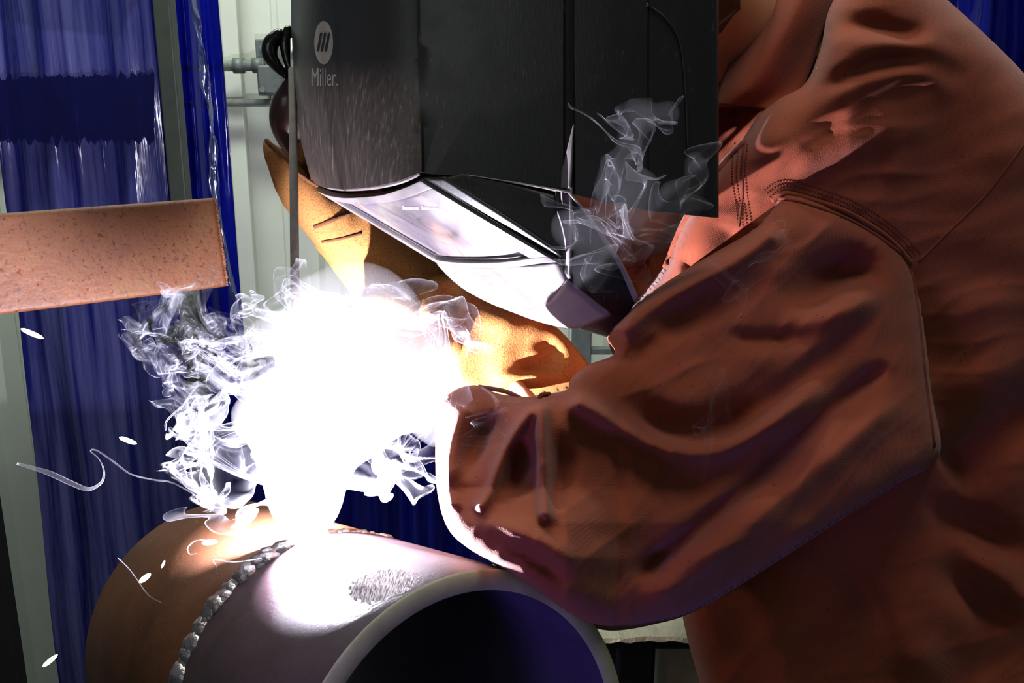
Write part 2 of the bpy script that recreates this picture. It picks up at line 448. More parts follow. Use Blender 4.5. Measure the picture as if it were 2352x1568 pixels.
#==SETTING==
# ------------------------------------------------------------------ the setting
def vert_pt(x, y, Y):
    """point on the vertical plane Y=const seen at pixel x,y"""
    a = (x-1176)/F; b = -(y-784)/F
    s = Y/(ct + b*st); return Vector((a*s, Y, CAMZ + s*(-st + b*ct)))
YW = 2.6
# corrugated wall
xs = []; x = -1.9
prof = [(0, 0), (.02, .022), (.055, .022), (.075, 0), (.15, 0), (.155, .004), (.165, .004), (.17, 0)]
while x < 2.2:
    for a, b in prof: xs.append((x+a, YW-b))
    x += .235
V, Fc = [], []
for a, b in xs: V.append((a, b, 0)); V.append((a, b, 3.6))
for i in range(len(xs)-1): Fc.append((2*i, 2*i+2, 2*i+3, 2*i+1))
b0 = len(V); V += [(xs[0][0], YW+.08, 0), (xs[0][0], YW+.08, 3.6), (xs[-1][0], YW+.08, 0), (xs[-1][0], YW+.08, 3.6)]
Fc += [(b0, b0+1, b0+3, b0+2), (0, 1, b0+1, b0), (b0+2, b0+3, 2*len(xs)-1, 2*len(xs)-2)]
wl = obj('wall_back', V, Fc, M['wall'], smooth=False); tag(wl, 'pale ribbed metal siding wall behind the blue curtains', 'wall', kind='structure')
V, Fc = box_geo(-3, 4, -2.5, 2.7, -.05, 0)
tag(obj('floor', V, Fc, M['floor'], smooth=False), 'grey concrete shop floor', 'floor', kind='structure')

def curtain(name, TL, TR, BL, BR, Y, mat, waves, amp, label, cat='curtain', group=None, ext=0, parent=None):
    """hanging vinyl sheet: corners in the photo, on the vertical plane Y"""
    tl, tr, bl, br = (vert_pt(*q, Y) for q in (TL, TR, BL, BR))
    nx, nz = 90, 60; V, Fc = [], []
    for j in range(nz+1):
        t = j/nz
        a = tl.lerp(bl, t); b = tr.lerp(br, t)
        for i in range(nx+1):
            s = i/nx; p = a.lerp(b, s)
            ph = s*waves*2*math.pi
            p = p + Vector((0, amp*(math.sin(ph+.5*math.sin(2.1*t))+.35*math.sin(2.3*ph+1.7*t)), 0))
            p.y += .004*noise.noise(Vector((s*6, t*5, 3.1)))*4*amp/.02
            V.append(p)
    for j in range(nz):
        for i in range(nx):
            k = j*(nx+1)+i; Fc.append((k, k+1, k+nx+2, k+nx+1))
    o = obj(name, V, Fc, mat, parent, solid=.002)
    if parent is None: tag(o, label, cat, group)
    return o
Yc = 2.1
# bottoms far below the picture
def cur(xtl, xtr, xbl, xbr, ytop, ybot, *a, **k):
    return curtain('welding_curtain', (xtl, ytop), (xtr, ytop), (xbl, ybot), (xbr, ybot), *a, **k)
cur(-75, 358, 178, 560, -300, 2000, Yc, M['curtain_grey'], 2.2, .018, 'wide blue vinyl curtain with painted reflection streaks at far left behind the rusty bar', group=None)
cur(338, 470, 500, 655, -300, 2000, Yc+.08, M['curtain'], 1.3, .02, 'narrow bright blue vinyl strip behind the dark olive post')
cur(2140, 2560, 2100, 2500, -300, 900, 1.9, M['curtain_deep'], 2.5, .03, 'blue vinyl curtain beyond the welder\'s shoulder, upper right corner')
cur(560, 1180, 620, 1190, 900, 2000, Yc+.06, M['curtain_deep'], 4, .02, 'dark blue vinyl curtain low behind the smoke and the elbow')
V, Fc = [], []; n = 150  # added sheet painting the dark image of a rail in the glossy curtain
for i in range(n+1):
    x_ = -120+475*i/n; jt = 16*noise.noise(Vector((x_*.07, 1, 0)))+12*noise.noise(Vector((x_*.19, 4, 0))); jb = 22*noise.noise(Vector((x_*.08, 9, 0)))+12*noise.noise(Vector((x_*.2, 2, 0)))
    for yy, q in ((178+jt+x_*-.02, 0), (325+jb, 0), (325+jb, .01), (178+jt+x_*-.02, .01)): V.append(vert_pt(x_, yy, Yc-.036+q))
for i in range(n):
    for k in range(4): Fc.append((i*4+k, i*4+(k+1) % 4, (i+1)*4+(k+1) % 4, (i+1)*4+k))
t = NT('dark_translucent_band'); tr = t.n('ShaderNodeBsdfTransparent', {0: (.25, .27, .55, 1)}); df = t.bsdf(col=lin((22, 24, 78)), rough=.3)
M['band'] = t.done(t.n('ShaderNodeMixShader', {0: .45, 1: tr.outputs[0], 2: df}).outputs[0])
tag(obj('painted_image_band', V, Fc, M['band'], smooth=False), 'dark wavy-edged band painting a rail image across the wide blue curtain', 'band')
# clear wavy edge strip
pts = [(430, -60), (441, 10), (452, 60), (462, 110), (470, 160), (476, 210), (482, 260), (486, 320), (490, 380), (496, 440), (510, 540), (527, 640), (541, 760), (556, 900)]
V, Fc = [], []
for i, (a, b) in enumerate(smooth_line(pts, 5)):
    wd = 14+6*math.sin(i*.35)+4*math.sin(i*.9)
    for k in range(5):
        p = vert_pt(a-wd/2+wd*k/4, b, Yc-.03); p.y += .008*math.sin(k*1.6+i*.25); V.append(p)
n = len(V)//5
for i in range(n-1):
    for k in range(4): q = i*5+k; Fc.append((q, q+1, q+6, q+5))
tag(obj('curtain_edge_strip', V, Fc, M['clear'], solid=.003), 'clear wavy vinyl strip hanging at the right edge of the blue curtain', 'curtain strip')
# olive post between curtains
a = vert_pt(394, 200, Yc-.05)
g = box_geo(a.x-.016, a.x+.016, Yc-.07, Yc-.03, 0, 2.6); e = empty('steel_post', (a.x, Yc-.05, 0), 'dark olive square post standing in front of the blue curtain', 'post')
V, Fc = g; obj('post_tube', V, Fc, M['olive'], e, smooth=False, bevel=.003)
V, Fc = box_geo(a.x-.07, a.x+.07, Yc-.12, Yc+.02, 0, .01); obj('base_plate', V, Fc, M['olive'], e, smooth=False, bevel=.002)
# black sheet put in for the dark gap at far left
q = vert_pt(-10, 1300, 2.0)
V, Fc = box_geo(q.x-.30, q.x+.012, 2.0, 2.04, 0, vert_pt(0, 1010, 2.0).z)
tag(obj('dark_gap_sheet', V, Fc, M['black_gap'], smooth=False, bevel=.004), 'black upright sheet standing in for the dark gap at the lower left corner', 'panel')
# conduits on the wall
def conduit(y0, y1, x0, x1, r, label, ybase):
    A = vert_pt(x0, y0, ybase); B = vert_pt(x1, y1, ybase)
    e = empty('conduit', A.lerp(B, .5), label, 'conduit', None)
    V, Fc = tube_geo([A, B], r, 20); o = obj('conduit_tube', V, Fc, M['zinc'], e)
    return e, A, B
e1, A1, B1 = conduit(158, 150, -200, 605, .0125, 'thicker upper galvanized conduit on the pale wall, running into the bracket', YW-.10)
for fx in (.93, .985):
    c = A1.lerp(B1, fx); V, Fc = tube_geo([c-Vector((.012, 0, 0)), c+Vector((.012, 0, 0))], .018, 20); obj('coupling', V, Fc, M['zinc_dark'], e1)
e2, A2, B2 = conduit(245, 236, -200, 622, .009, 'thinner lower galvanized conduit on the pale wall below the bracket', YW-.09)
c = vert_pt(487, 238, YW-.09); V, Fc = tube_geo([c-Vector((.014, 0, 0)), c+Vector((.006, 0, 0))], .014, 16); obj('end_fitting', V, Fc, M['zinc_dark'], e2)
# bracket
def vbox(x0, x1, y0, y1, Y0, Y1):
    a = vert_pt(x0, y0, Y0); b = vert_pt(x1, y1, Y0)
    return box_geo(a.x, b.x, Y0, Y1, b.z, a.z)
be = empty('wall_bracket', vert_pt(625, 150, YW-.05), 'grey metal box bracket holding the conduit on the wall', 'bracket')
V, Fc = vbox(585, 642, 90, 220, YW-.08, YW-.01); obj('back_plate', V, Fc, M['zinc_dark'], be, smooth=False, bevel=.002)
V, Fc = vbox(590, 665, 150, 216, YW-.13, YW-.07); obj('clamp_body', V, Fc, M['zinc_dark'], be, smooth=False, bevel=.004)
for px, py in ((604, 108), (604, 205), (650, 165)):
    c = vert_pt(px, py, YW-.135 if py > 120 else YW-.085); V, Fc = tube_geo([c, c-Vector((0, .008, 0))], .007, 6); obj('bolt', V, Fc, M['zinc'], be, smooth=False)
# upright batten on wall behind the conduits
a = vert_pt(535, 150, YW-.04)
V, Fc = box_geo(a.x-.02, a.x+.02, YW-.05, YW-.015, .2, 3.2)
tag(obj('wall_batten', V, Fc, M['wall'], smooth=False, bevel=.004), 'pale upright batten on the wall behind the two conduits', 'batten')
# stand seen under the helmet chin
a = vert_pt(1335, 800, 2.3)
e = empty('equipment_stand', (a.x, 2.3, 0), 'grey-green metal stand glimpsed between helmet chin and sleeve', 'stand')
V, Fc = box_geo(a.x-.022, a.x+.022, 2.28, 2.32, 0, a.z+.1); obj('upright', V, Fc, M['zinc_dark'], e, smooth=False, bevel=.003)
V, Fc = box_geo(a.x-.02, a.x+.15, 2.29, 2.31, a.z-.012, a.z+.003); obj('crossbar', V, Fc, M['zinc_dark'], e, smooth=False, bevel=.002)

#==TABLE==
# ------------------------------------------------------------------ work table behind the elbow
def ragged_table():
    d = 1.05
    fl = P(1400, 1462, d); fr = P(1660, 1446, d)
    e = empty('work_table', (fl.x+.1, fl.y+.2, 0), 'worn steel work table with a ragged cut edge under the elbow', 'table')
    z = fl.z; n = 60; V, Fc = [], []
    for i in range(n+1):
        s = i/n; x = fl.x-.12+(.30)*s
        y = fl.y + .006*noise.noise(Vector((s*14, 0, 0))) + .010*noise.noise(Vector((s*4, 3, 0)))
        dz = .003*noise.noise(Vector((s*22, 5, 0)))
        for yy, zz in ((y, z-.006+dz), (y-.004, z-.003+dz), (y, z+dz*.3), (y+.35, z), (y+.35, z-.006)): V.append((x, yy, zz))
    for i in range(n):
        for k in range(5): Fc.append((i*5+k, i*5+(k+1) % 5, (i+1)*5+(k+1) % 5, (i+1)*5+k))
    Fc += [tuple(range(5)), tuple(n*5+k for k in range(5))[::-1]]
    obj('tabletop', V, Fc, M['table'], e, smooth=False, fix=True)
    c0, c1 = P(1422, 1500, d+.03).x, P(1506, 1500, d+.03).x
    for (xa, xb, ya) in ((c0, c1, fl.y+.02), (c0-.11, c1-.11, fl.y+.02), (c0, c1, fl.y+.29), (c0-.11, c1-.11, fl.y+.29)):
        V, Fc = box_geo(xa, xb, ya, ya+.036, 0, z-.006); obj('leg', V, Fc, M['table_dark'], e, smooth=False, bevel=.004)
    V, Fc = box_geo(c0-.10, c1+.13, fl.y+.024, fl.y+.05, z-.03, z-.006); obj('rail', V, Fc, M['table_dark'], e, smooth=False, bevel=.002)
    return fl, z
fl, ztab = ragged_table()
a = P(1507, 1500, 1.14); b = P(1700, 1500, 1.14)
V, Fc = box_geo(a.x+.003, b.x, a.y, a.y+.14, 0, ztab-.035)
cb = empty('storage_box', (a.x+.05, a.y, 0), 'beige box standing under the work table behind the leg', 'box')
obj('box_body', V, Fc, M['carton'], cb, smooth=False, bevel=.004)
V, Fc = box_geo(a.x+.0, b.x+.004, a.y-.003, a.y+.143, ztab-.06, ztab-.034); obj('box_lid', V, Fc, M['carton'], cb, smooth=False, bevel=.003)

#==PIPE==
# ------------------------------------------------------------------ steel pipe
PC = Vector((-.02052586, .47192134, CAMZ-.37698636)); PA = Vector((-.58830504, .77190915, -.24094283)).normalized()
PU = Vector((.79534042, .60616302, 0)); PV = PU.cross(PA).normalized()
if PV.z < 0: PV = -PV
R0, RI = .1095, .0983
def pp(s, ang, r): a = math.radians(ang); return PC + PA*s + (PU*math.cos(a)+PV*math.sin(a))*r
def lathe(name, prof, mat, parent, seg=220, closed=False, jit=0):
    V, Fc = [], []; n = len(prof)
    for k in range(seg):
        for j, (s, r) in enumerate(prof):
            q = jit*noise.noise(Vector((k*.5, j*1.7, 2))) if jit else 0
            V.append(pp(s+q, 360*k/seg, r+q*.6))
    for k in range(seg):
        k2 = (k+1) % seg
        for j in range(n-1 if not closed else n):
            j2 = (j+1) % n; Fc.append((k*n+j, k*n+j2, k2*n+j2, k2*n+j))
    return obj(name, V, Fc, mat, parent, fix=True)
pe = empty('steel_pipe', pp(.15, -90, R0), 'thick steel pipe being welded around a rough joint, lower left foreground', 'pipe')
SJ = .163; G = .0062
lathe('near_pipe_section', [(.0012, R0), (SJ-G, R0), (SJ-G+.0015, R0-.003), (SJ-.001, R0-.008)], M['pipe_near'], pe)['label'] = 'grey-purple pipe section with open end'
lathe('far_pipe_section', [(SJ+.001, R0-.008), (SJ+G-.0015, R0-.003), (SJ+G, R0), (.358, R0), (.36, R0-.001), (.36, RI+.001)], M['pipe_far'], pe)['label'] = 'rusty brown pipe section behind the weld joint'
lathe('cut_end', [(.0012, R0), (.0, R0-.0012), (0, RI+.0008), (.0008, RI)], M['endface'], pe)['label'] = 'pale machined end face'
lathe('bore', [(.0008, RI), (.36, RI)], M['bore'], pe)
# weld bead: overlapping ripples in the groove
V, Fc = [], []; gs = []
def bead(a0, a1, wob, rr, step):
    gs = []; a = a0
    while a < a1:
        j = noise.noise(Vector((a*.9, 1, 4)))
        c = pp(SJ + wob*j, a, R0-.0022+.0022*noise.noise(Vector((a*.6, 8, 1))))
        v, f = sphere_geo((0, 0, 0), 1, 10, 7)
        rad = rr*(1+1.1*noise.noise(Vector((a*2.3, 3, 3))))
        an = math.radians(a); t = -PU*math.sin(an)+PV*math.cos(an); nrm = PU*math.cos(an)+PV*math.sin(an)
        skew = 1.6*noise.noise(Vector((a, 6, 2)))
        ax = (PA+t*skew).normalized()
        v2 = []
        for q in v:
            k = 1+.3*noise.noise(Vector(q)*1.8+Vector((a, 0, 0)))
            v2.append(c + ax*q[0]*rad*1.3*k + t*q[1]*rad*1.15*k + nrm*q[2]*rad*.85*k)
        gs.append((v2, f)); a += step
    return gs
v, f = join_geo(bead(98, 182, .0036, .0050, .75)); b = obj('weld_bead', v, f, M['bead'], pe); b['label'] = 'rough silvery weld metal in the joint'
v, f = join_geo(bead(182, 450, .0008, .0036, 1.9)); b = obj('root_tack', v, f, M['bead'], pe)
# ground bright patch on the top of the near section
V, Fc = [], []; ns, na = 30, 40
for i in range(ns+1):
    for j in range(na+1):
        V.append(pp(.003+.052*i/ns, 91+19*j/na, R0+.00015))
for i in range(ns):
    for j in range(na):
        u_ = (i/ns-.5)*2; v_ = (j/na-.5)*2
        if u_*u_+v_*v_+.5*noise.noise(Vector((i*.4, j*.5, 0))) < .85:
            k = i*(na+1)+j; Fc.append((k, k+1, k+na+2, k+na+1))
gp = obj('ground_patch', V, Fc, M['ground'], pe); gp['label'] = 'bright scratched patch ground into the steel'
# pipe stands below the picture
def pipe_stand(s, label):
    b = pp(s, -90, R0)
    e = empty('pipe_stand', (b.x, b.y, 0), label, 'pipe stand')
    gs = []
    hor = Vector((PA.x, PA.y, 0)).normalized(); side = Vector((hor.y, -hor.x, 0)); zt = b.z
    top = Vector((b.x, b.y, zt-.05))
    c = pp(s, -90, 0)
    v, f = tube_geo([Vector((b.x, b.y, 0)), top], .02, 16); obj('post', v, f, M['table_dark'], e)
    for sg in (-1, 1):
        a1 = pp(s, -90+sg*62, R0+.0125); a0 = pp(s, -90, R0+.03)
        v, f = tube_geo([a0, a1], .010, 12); obj('cradle_arm', v, f, M['table_dark'], e)
    for k in range(3):
        t = 2.1*k+.4; v, f = tube_geo([(b.x, b.y, .28), (b.x+.26*math.cos(t), b.y+.26*math.sin(t), .012)], .012, 10); obj('leg', v, f, M['table_dark'], e)
pipe_stand(.05, 'black pipe stand under the open end of the pipe')
pipe_stand(.31, 'black pipe stand under the far end of the pipe')

#==BAR==
# ------------------------------------------------------------------ rusty bar
def bar():
    A0, B0 = P(0, 492, .86), P(0, 722, .862)       # left top / bottom of the front face
    A1, B1 = P(522, 452, .975), P(531, 657, .978)
    ax = ((A1-A0)+(B1-B0)).normalized(); up = ((A0-B0)+(A1-B1)); up = (up-ax*up.dot(ax)).normalized(); dp = up.cross(ax)
    if dp.y < 0: dp = -dp
    e = empty('steel_bar', (A0+B0)/2, 'rust-brown square steel tube with a rough torch-cut end, left side', 'steel tube')
    n = 160; H0 = (A0-B0).length; H1 = (A1-B1).length; rows = []
    L = (A1-A0).length; start = -.45; W = .05; H = (H0+H1)/2
    base = (B0+B1)/2 - ax*((B1-B0).length/2)
    V, Fc = [], []; ring = []
    # section: rounded rectangle tube
    sec = []
    r = .004
    m = 40
    for cx, cy, a0 in ((W-r, H-r, 0), (r, H-r, 90), (r, r, 180), (W-r, r, 270)):
        for k in range(5):
            t = math.radians(a0+22.5*k); sec.append((cx+r*math.cos(t), cy+r*math.sin(t)))
    # densify
    dense = []
    for i in range(len(sec)):
        a = np.array(sec[i]); b = np.array(sec[(i+1) % len(sec)]); k = max(1, int(np.linalg.norm(b-a)/.0022))
        for j in range(k): dense.append(a+(b-a)*j/k)
    sec = dense; m = len(sec)
    xs = list(np.linspace(start, L-.004, 60)) + [L]
    for i, x in enumerate(xs):
        for (dy, u) in sec:
            j = 0
            if i == len(xs)-1: j = .0022*noise.noise(Vector((dy*400, u*420, 0)))+.0016*noise.noise(Vector((dy*900, u*900, 3)))-.0005
            V.append(base+ax*(x+j)+up*u+dp*dy)
    for i in range(len(xs)-1):
        for k in range(m): k2 = (k+1) % m; Fc.append((i*m+k, i*m+k2, (i+1)*m+k2, (i+1)*m+k))
    # inner tube
    b = len(V); cx, cy = W/2, H/2; q = .86
    for i in (len(xs)-1, 0):
        x = xs[i]
        for (dy, u) in sec: V.append(base+ax*x+up*(cy+(u-cy)*(1-.012/H))+dp*(cx+(dy-cx)*(1-.012/W)))
    e0 = (len(xs)-1)*m
    for k in range(m):
        k2 = (k+1) % m; Fc += [(e0+k, e0+k2, b+k2, b+k), (b+k, b+k2, b+m+k2, b+m+k), (b+m+k, b+m+k2, k2, k)]
    obj('tube_body', V, Fc, M['rust'], e, fix=True)
    # drips of slag along the cut end
    gs = []
    for k in range(34):
        u = H*(.02+.96*k/33); s_ = .0011+.0010*random.random()
        c = base+ax*(L+.0005*random.random())+up*u+dp*(.0006)
        gs.append(sphere_geo(c, s_, 8, 6, (1, .7, 1.2)))
    v, f = join_geo(gs); obj('cut_slag', v, f, M['rust'], e)['label'] = 'rough slag beads along the cut edge'
    # off-picture support
    c = base+ax*(start+.06)
    s = empty('bar_support', (c.x, c.y+.03, 0), 'dark support post carrying the rusty square tube off to the left', 'post')
    v, f = box_geo(c.x-.03, c.x+.03, c.y-.02, c.y+.08, 0, c.z-.005); obj('post_tube', v, f, M['table_dark'], s, smooth=False, bevel=.004)
bar()

#==PERSON==
# ------------------------------------------------------------------ the welder
per = empty('person', (.42, 1.0, 0), 'person in a rust-coloured work jacket and tan gloves leaning in to weld', 'person')
# jacket: torso and shoulder
def dT(X, Y): return .93 + .10*(X-1900)/900 - .05*np.clip((500-Y)/600, -1.2, 1) + .03*np.clip((1950-X)/400, 0, 1)
outT = [(1420, 840), (1400, 775), (1455, 700), (1525, 608), (1562, 510), (1640, 388), (1705, 318), (1745, 262), (1790, 226), (1850, 190), (1885, 110), (1905, 20), (1960, -60), (2050, -90),
        (2130, -40), (2190, 12), (2262, 78), (2352, 168), (2450, 290), (2540, 480), (2620, 800), (2640, 1200), (2640, 1700), (2600, 2150), (2300, 2250), (1900, 2230), (1720, 2000), (1660, 1740), (1608, 1568), (1575, 1450), (1555, 1330), (1540, 1150), (1480, 980)]
fT = [dict(l=[(1870, 215), (1960, 165), (2060, 138), (2130, 150)], a=-0.0120, w=20),
      dict(l=[(1860, 250), (1960, 205), (2060, 170), (2140, 180), (2200, 230)], a=0.0090, w=24),
      dict(l=[(1900, 70), (2000, 60), (2080, 75), (2150, 70)], a=-0.0120, w=22),
      dict(l=[(1900, 110), (1990, 100), (2090, 105), (2180, 120), (2240, 170)], a=0.0075, w=26),
      dict(l=[(1800, 300), (1900, 255), (2000, 225)], a=0.0037, w=40),
      dict(l=[(1790, 420), (1860, 370), (1950, 320), (2060, 290)], a=0.0075, w=30),
      dict(l=[(1830, 335), (1900, 310), (1980, 290), (2050, 262)], a=-0.0060, w=26),
      dict(l=[(1900, 420), (2000, 380), (2060, 400)], a=-0.0045, w=50),
      dict(l=[(1690, 520), (1660, 600), (1560, 620)], a=-0.0075, w=30, e=.1),
      dict(l=[(1540, 600), (1590, 500), (1660, 400), (1715, 330)], a=0.0045, w=18, e=.1),
      dict(l=[(1600, 560), (1680, 470), (1740, 480)], a=-0.0045, w=22),
      dict(l=[(2160, 1080), (2250, 1010), (2352, 940), (2460, 900)], a=-0.0300, w=60, e=.1),
      dict(l=[(2160, 960), (2280, 880), (2400, 840)], a=0.0090, w=50),
      dict(l=[(2150, 760), (2260, 700), (2400, 690)], a=0.0053, w=30),
      dict(l=[(2170, 1200), (2260, 1290), (2352, 1370), (2460, 1430)], a=0.0180, w=40),
      dict(l=[(2060, 1140), (2180, 1180), (2300, 1240), (2420, 1330)], a=-0.0150, w=34),
      dict(l=[(2120, 1290), (2240, 1370), (2352, 1450)], a=-0.0150, w=36),
      dict(l=[(2000, 1380), (2080, 1480), (2200, 1600)], a=0.0165, w=50),
      dict(l=[(1850, 1220), (1960, 1330), (2030, 1430), (2100, 1560)], a=-0.0120, w=36),
      dict(l=[(1700, 1300), (1780, 1480), (1850, 1650)], a=0.0060, w=40)]
jk = pillow('jacket', outT, 7, dT, .165, 230, fT, M['fabric'], per, back=1.0, rough=.0006, seed=1, ridged=(.0013, -.35))
# sleeve
def dS(X, Y): return .720 - .030*np.clip((1420-X)/120, 0, 1) + .108*np.clip((X-1450)/650, 0, 1.4) + .03*np.clip((900-Y)/300, -1, 1) - .05*np.clip((Y-1120)/160, 0, 1)*np.clip((1500-X)/300, 0, 1)
outS = [(1395, 772), (1440, 716), (1500, 668), (1600, 604), (1720, 532), (1770, 478), (1792, 436), (1852, 446), (1965, 486), (2068, 546), (2102, 600), (2122, 720), (2140, 900), (2158, 1045),
        (2060, 1112), (1950, 1182), (1750, 1312), (1600, 1402), (1500, 1434), (1400, 1448), (1330, 1425), (1250, 1372), (1170, 1318), (1080, 1262), (1030, 1215), (1006, 1140), (1000, 1050),
        (1004, 960), (1030, 905), (1090, 884), (1150, 905), (1240, 912), (1262, 905), (1302, 895), (1312, 868), (1350, 838), (1412, 812)]
fS = [dict(l=[(1790, 640), (1900, 620), (2000, 640), (2060, 650)], a=-0.0128, w=30, e=.5), dict(l=[(1300, 905), (1350, 935), (1440, 990), (1540, 1030), (1640, 1035), (1750, 985), (1900, 880)], a=0.0203, w=26, e=.12),
      dict(l=[(1380, 900), (1470, 950), (1560, 990), (1660, 975), (1760, 900), (1860, 840)], a=-0.0261, w=44, e=.4),
      dict(l=[(1420, 1060), (1520, 1105), (1640, 1100), (1760, 1040), (1900, 930)], a=-0.0116, w=46),
      dict(l=[(1243, 912), (1244, 1000), (1250, 1100), (1252, 1210)], a=0.0188, w=17, e=.1),
      dict(l=[(1300, 980), (1290, 1080), (1270, 1180)], a=-0.0174, w=28, e=.4),
      dict(l=[(1232, 925), (1190, 985), (1150, 1060), (1125, 1130), (1090, 1180)], a=0.0145, w=14, e=.1),
      dict(l=[(1215, 1000), (1190, 1080), (1170, 1150)], a=-0.0188, w=24, e=.4),
      dict(l=[(1160, 930), (1120, 980), (1090, 1040), (1060, 1110)], a=-0.0203, w=26, e=.4),
      dict(l=[(1070, 920), (1045, 1000), (1030, 1100), (1040, 1180)], a=0.0116, w=22, e=.1),
      dict(l=[(1080, 1190), (1170, 1215), (1260, 1250), (1340, 1310)], a=0.0116, w=24),
      dict(l=[(1150, 1250), (1240, 1290), (1330, 1350)], a=-0.0087, w=22),
      dict(l=[(2050, 830), (1950, 900), (1850, 990), (1700, 1130), (1560, 1245), (1440, 1335)], a=-0.0203, w=20, e=.12),
      dict(l=[(2080, 900), (1980, 990), (1850, 1100), (1700, 1225), (1560, 1330), (1450, 1395)], a=0.0145, w=34, e=.15),
      dict(l=[(2040, 720), (1920, 800), (1800, 900), (1690, 1010)], a=-0.0116, w=24),
      dict(l=[(1410, 775), (1480, 715), (1580, 655), (1700, 590), (1790, 520)], a=0.0203, w=26, e=.08),
      dict(l=[(1470, 800), (1560, 735), (1680, 680), (1800, 620)], a=-0.0174, w=36, e=.4),
      dict(l=[(1760, 690), (1860, 660), (1960, 610), (2050, 600)], a=-0.0348, w=48, e=.5),
      dict(l=[(1780, 745), (1880, 735), (1980, 690), (2060, 660)], a=0.0174, w=34, e=.5),
      dict(l=[(1450, 850), (1480, 800), (1540, 780)], a=-0.0087, w=24),
      dict(l=[(1640, 760), (1740, 780), (1880, 770)], a=-0.0101, w=22)]
sl = pillow('jacket_sleeve', outS, 5, dS, .088, 230, fS, M['fabric'], per, back=lambda X, Y: .22+1.3*np.clip((X-1330)/350, 0, 1), rough=.0006, seed=2, ridged=(.0018, 2.42))
# far side of the chest and the collar behind the near shoulder
def dC(X, Y): return 1.0 + .0*X
outC = [(1628, -120), (1600, 120), (1560, 280), (1380, 380), (1290, 430), (1290, 560), (1345, 690), (1400, 770), (1480, 860), (1640, 700), (1900, 400), (2050, 200), (2080, 0), (2000, -160), (1800, -200)]
fC = [dict(l=[(1700, 60), (1740, 140), (1760, 230)], a=.016, w=26), dict(l=[(1780, 30), (1800, 150), (1830, 240)], a=-.014, w=22), dict(l=[(1640, 330), (1680, 230), (1700, 140)], a=-.014, w=22),
      dict(l=[(1440, 600), (1500, 540), (1560, 460)], a=.014, w=30)]
ck = pillow('jacket_front', outC, 9, dC, .055, 130, fC, M['fabric'], per, back=1.0, rough=.0014, seed=3, ridged=(.006, 1.9))
ck['label'] = 'shaded far chest of the jacket'
bpy.context.view_layer.update()
tj = bvh([jk, sl]); tb = bvh([jk]); ts = bvh([sl])
# seams and stitching
def stitches(tree, line, mat, parent, r=.0006, spc=7.0, lift=.0003, dash=.6):
    q = smooth_line(line, 12); L = np.r_[0, np.cumsum(np.hypot(*np.diff(q, axis=0).T))]; gs = []; s = 0
    while s+spc < L[-1]:
        pts = []
        for k in (0, .5, 1):
            t = s+spc*dash*k; x = np.interp(t, L, q[:, 0]); y = np.interp(t, L, q[:, 1]); pts.append(onto(tree, x, y, lift))
        if max((pts[1]-pts[0]).length, (pts[2]-pts[1]).length) < .01: gs.append(tube_geo(pts, [r*.6, r, r*.6], 6))
        s += spc
    return gs
def offset(line, d):
    q = smooth_line(line, 4); t = np.gradient(q, axis=0); t /= np.linalg.norm(t, axis=1)[:, None]+1e-9
    return q + np.stack([t[:, 1], -t[:, 0]], -1)*d
yoke = [(1772, 462), (1800, 445), (1850, 455), (1940, 485), (2010, 525), (2060, 565), (2092, 604)]
gs = []
for d in (10, 20, 30): gs += stitches(tb, [tuple(a) for a in offset(yoke, d)], None, None)
v, f = join_geo(gs); obj('yoke_stitching', v, f, M['stitch'], jk)['label'] = 'three rows of stitching along the shoulder seam'
gs = []
plk = [(1722, 330), (1716, 400), (1722, 460), (1730, 520)]
for d in (4, 14, 24, 34):
    v, f = join_geo(stitches(tb, [tuple(a) for a in offset(plk, -d)], None, None)); obj('placket_stitching', v, f, M['stitch'], jk)
drape_tube('shoulder_seam', ts, [(1790, 456), (1850, 468), (1950, 505), (2040, 560), (2088, 612), (2108, 720), (2126, 880), (2145, 1025)], .0016, M['stitch'], sl, 0, 10, default=.8)
drape_tube('yoke_fold', tb, yoke, .0022, M['fabric'], jk, 0)
drape_tube('placket_edge', tb, [(1714, 325), (1706, 400), (1704, 460), (1696, 520)], .0010, M['stitch'], jk, 0)
drape_tube('back_seam', tb, [(2352, 330), (2270, 440), (2170, 540), (2110, 600)], .0009, M['stitch'], jk, 0)
drape_tube('piped_edge', tb, [(1530, 612), (1572, 515), (1648, 398), (1712, 328)], .0026, M['fabric'], jk, .0005)
# collar flap standing at the neck
V, Fc = [], []
ca = smooth_line([(1725, -80, .93), (1722, 20, .925), (1690, 110, .92), (1655, 190, .915), (1640, 240, .915)], 8)
cb_ = smooth_line([(1930, -120, .95), (1918, 0, .93), (1880, 110, .915), (1840, 205, .905), (1785, 250, .90)], 8)
n = len(ca); m = 14
for i in range(n):
    for k in range(m+1):
        t = k/m; q = ca[i]*(1-t)+cb_[i]*t; dd = q[2]+.012*math.sin(t*math.pi*2+i*.12)-.018*math.sin(t*math.pi)
        V.append(P(q[0], q[1], dd))
for i in range(n-1):
    for k in range(m): q = i*(m+1)+k; Fc.append((q, q+1, q+m+2, q+m+1))
obj('collar', V, Fc, M['fabric'], per, solid=.004)['label'] = 'turned-up dark red collar'
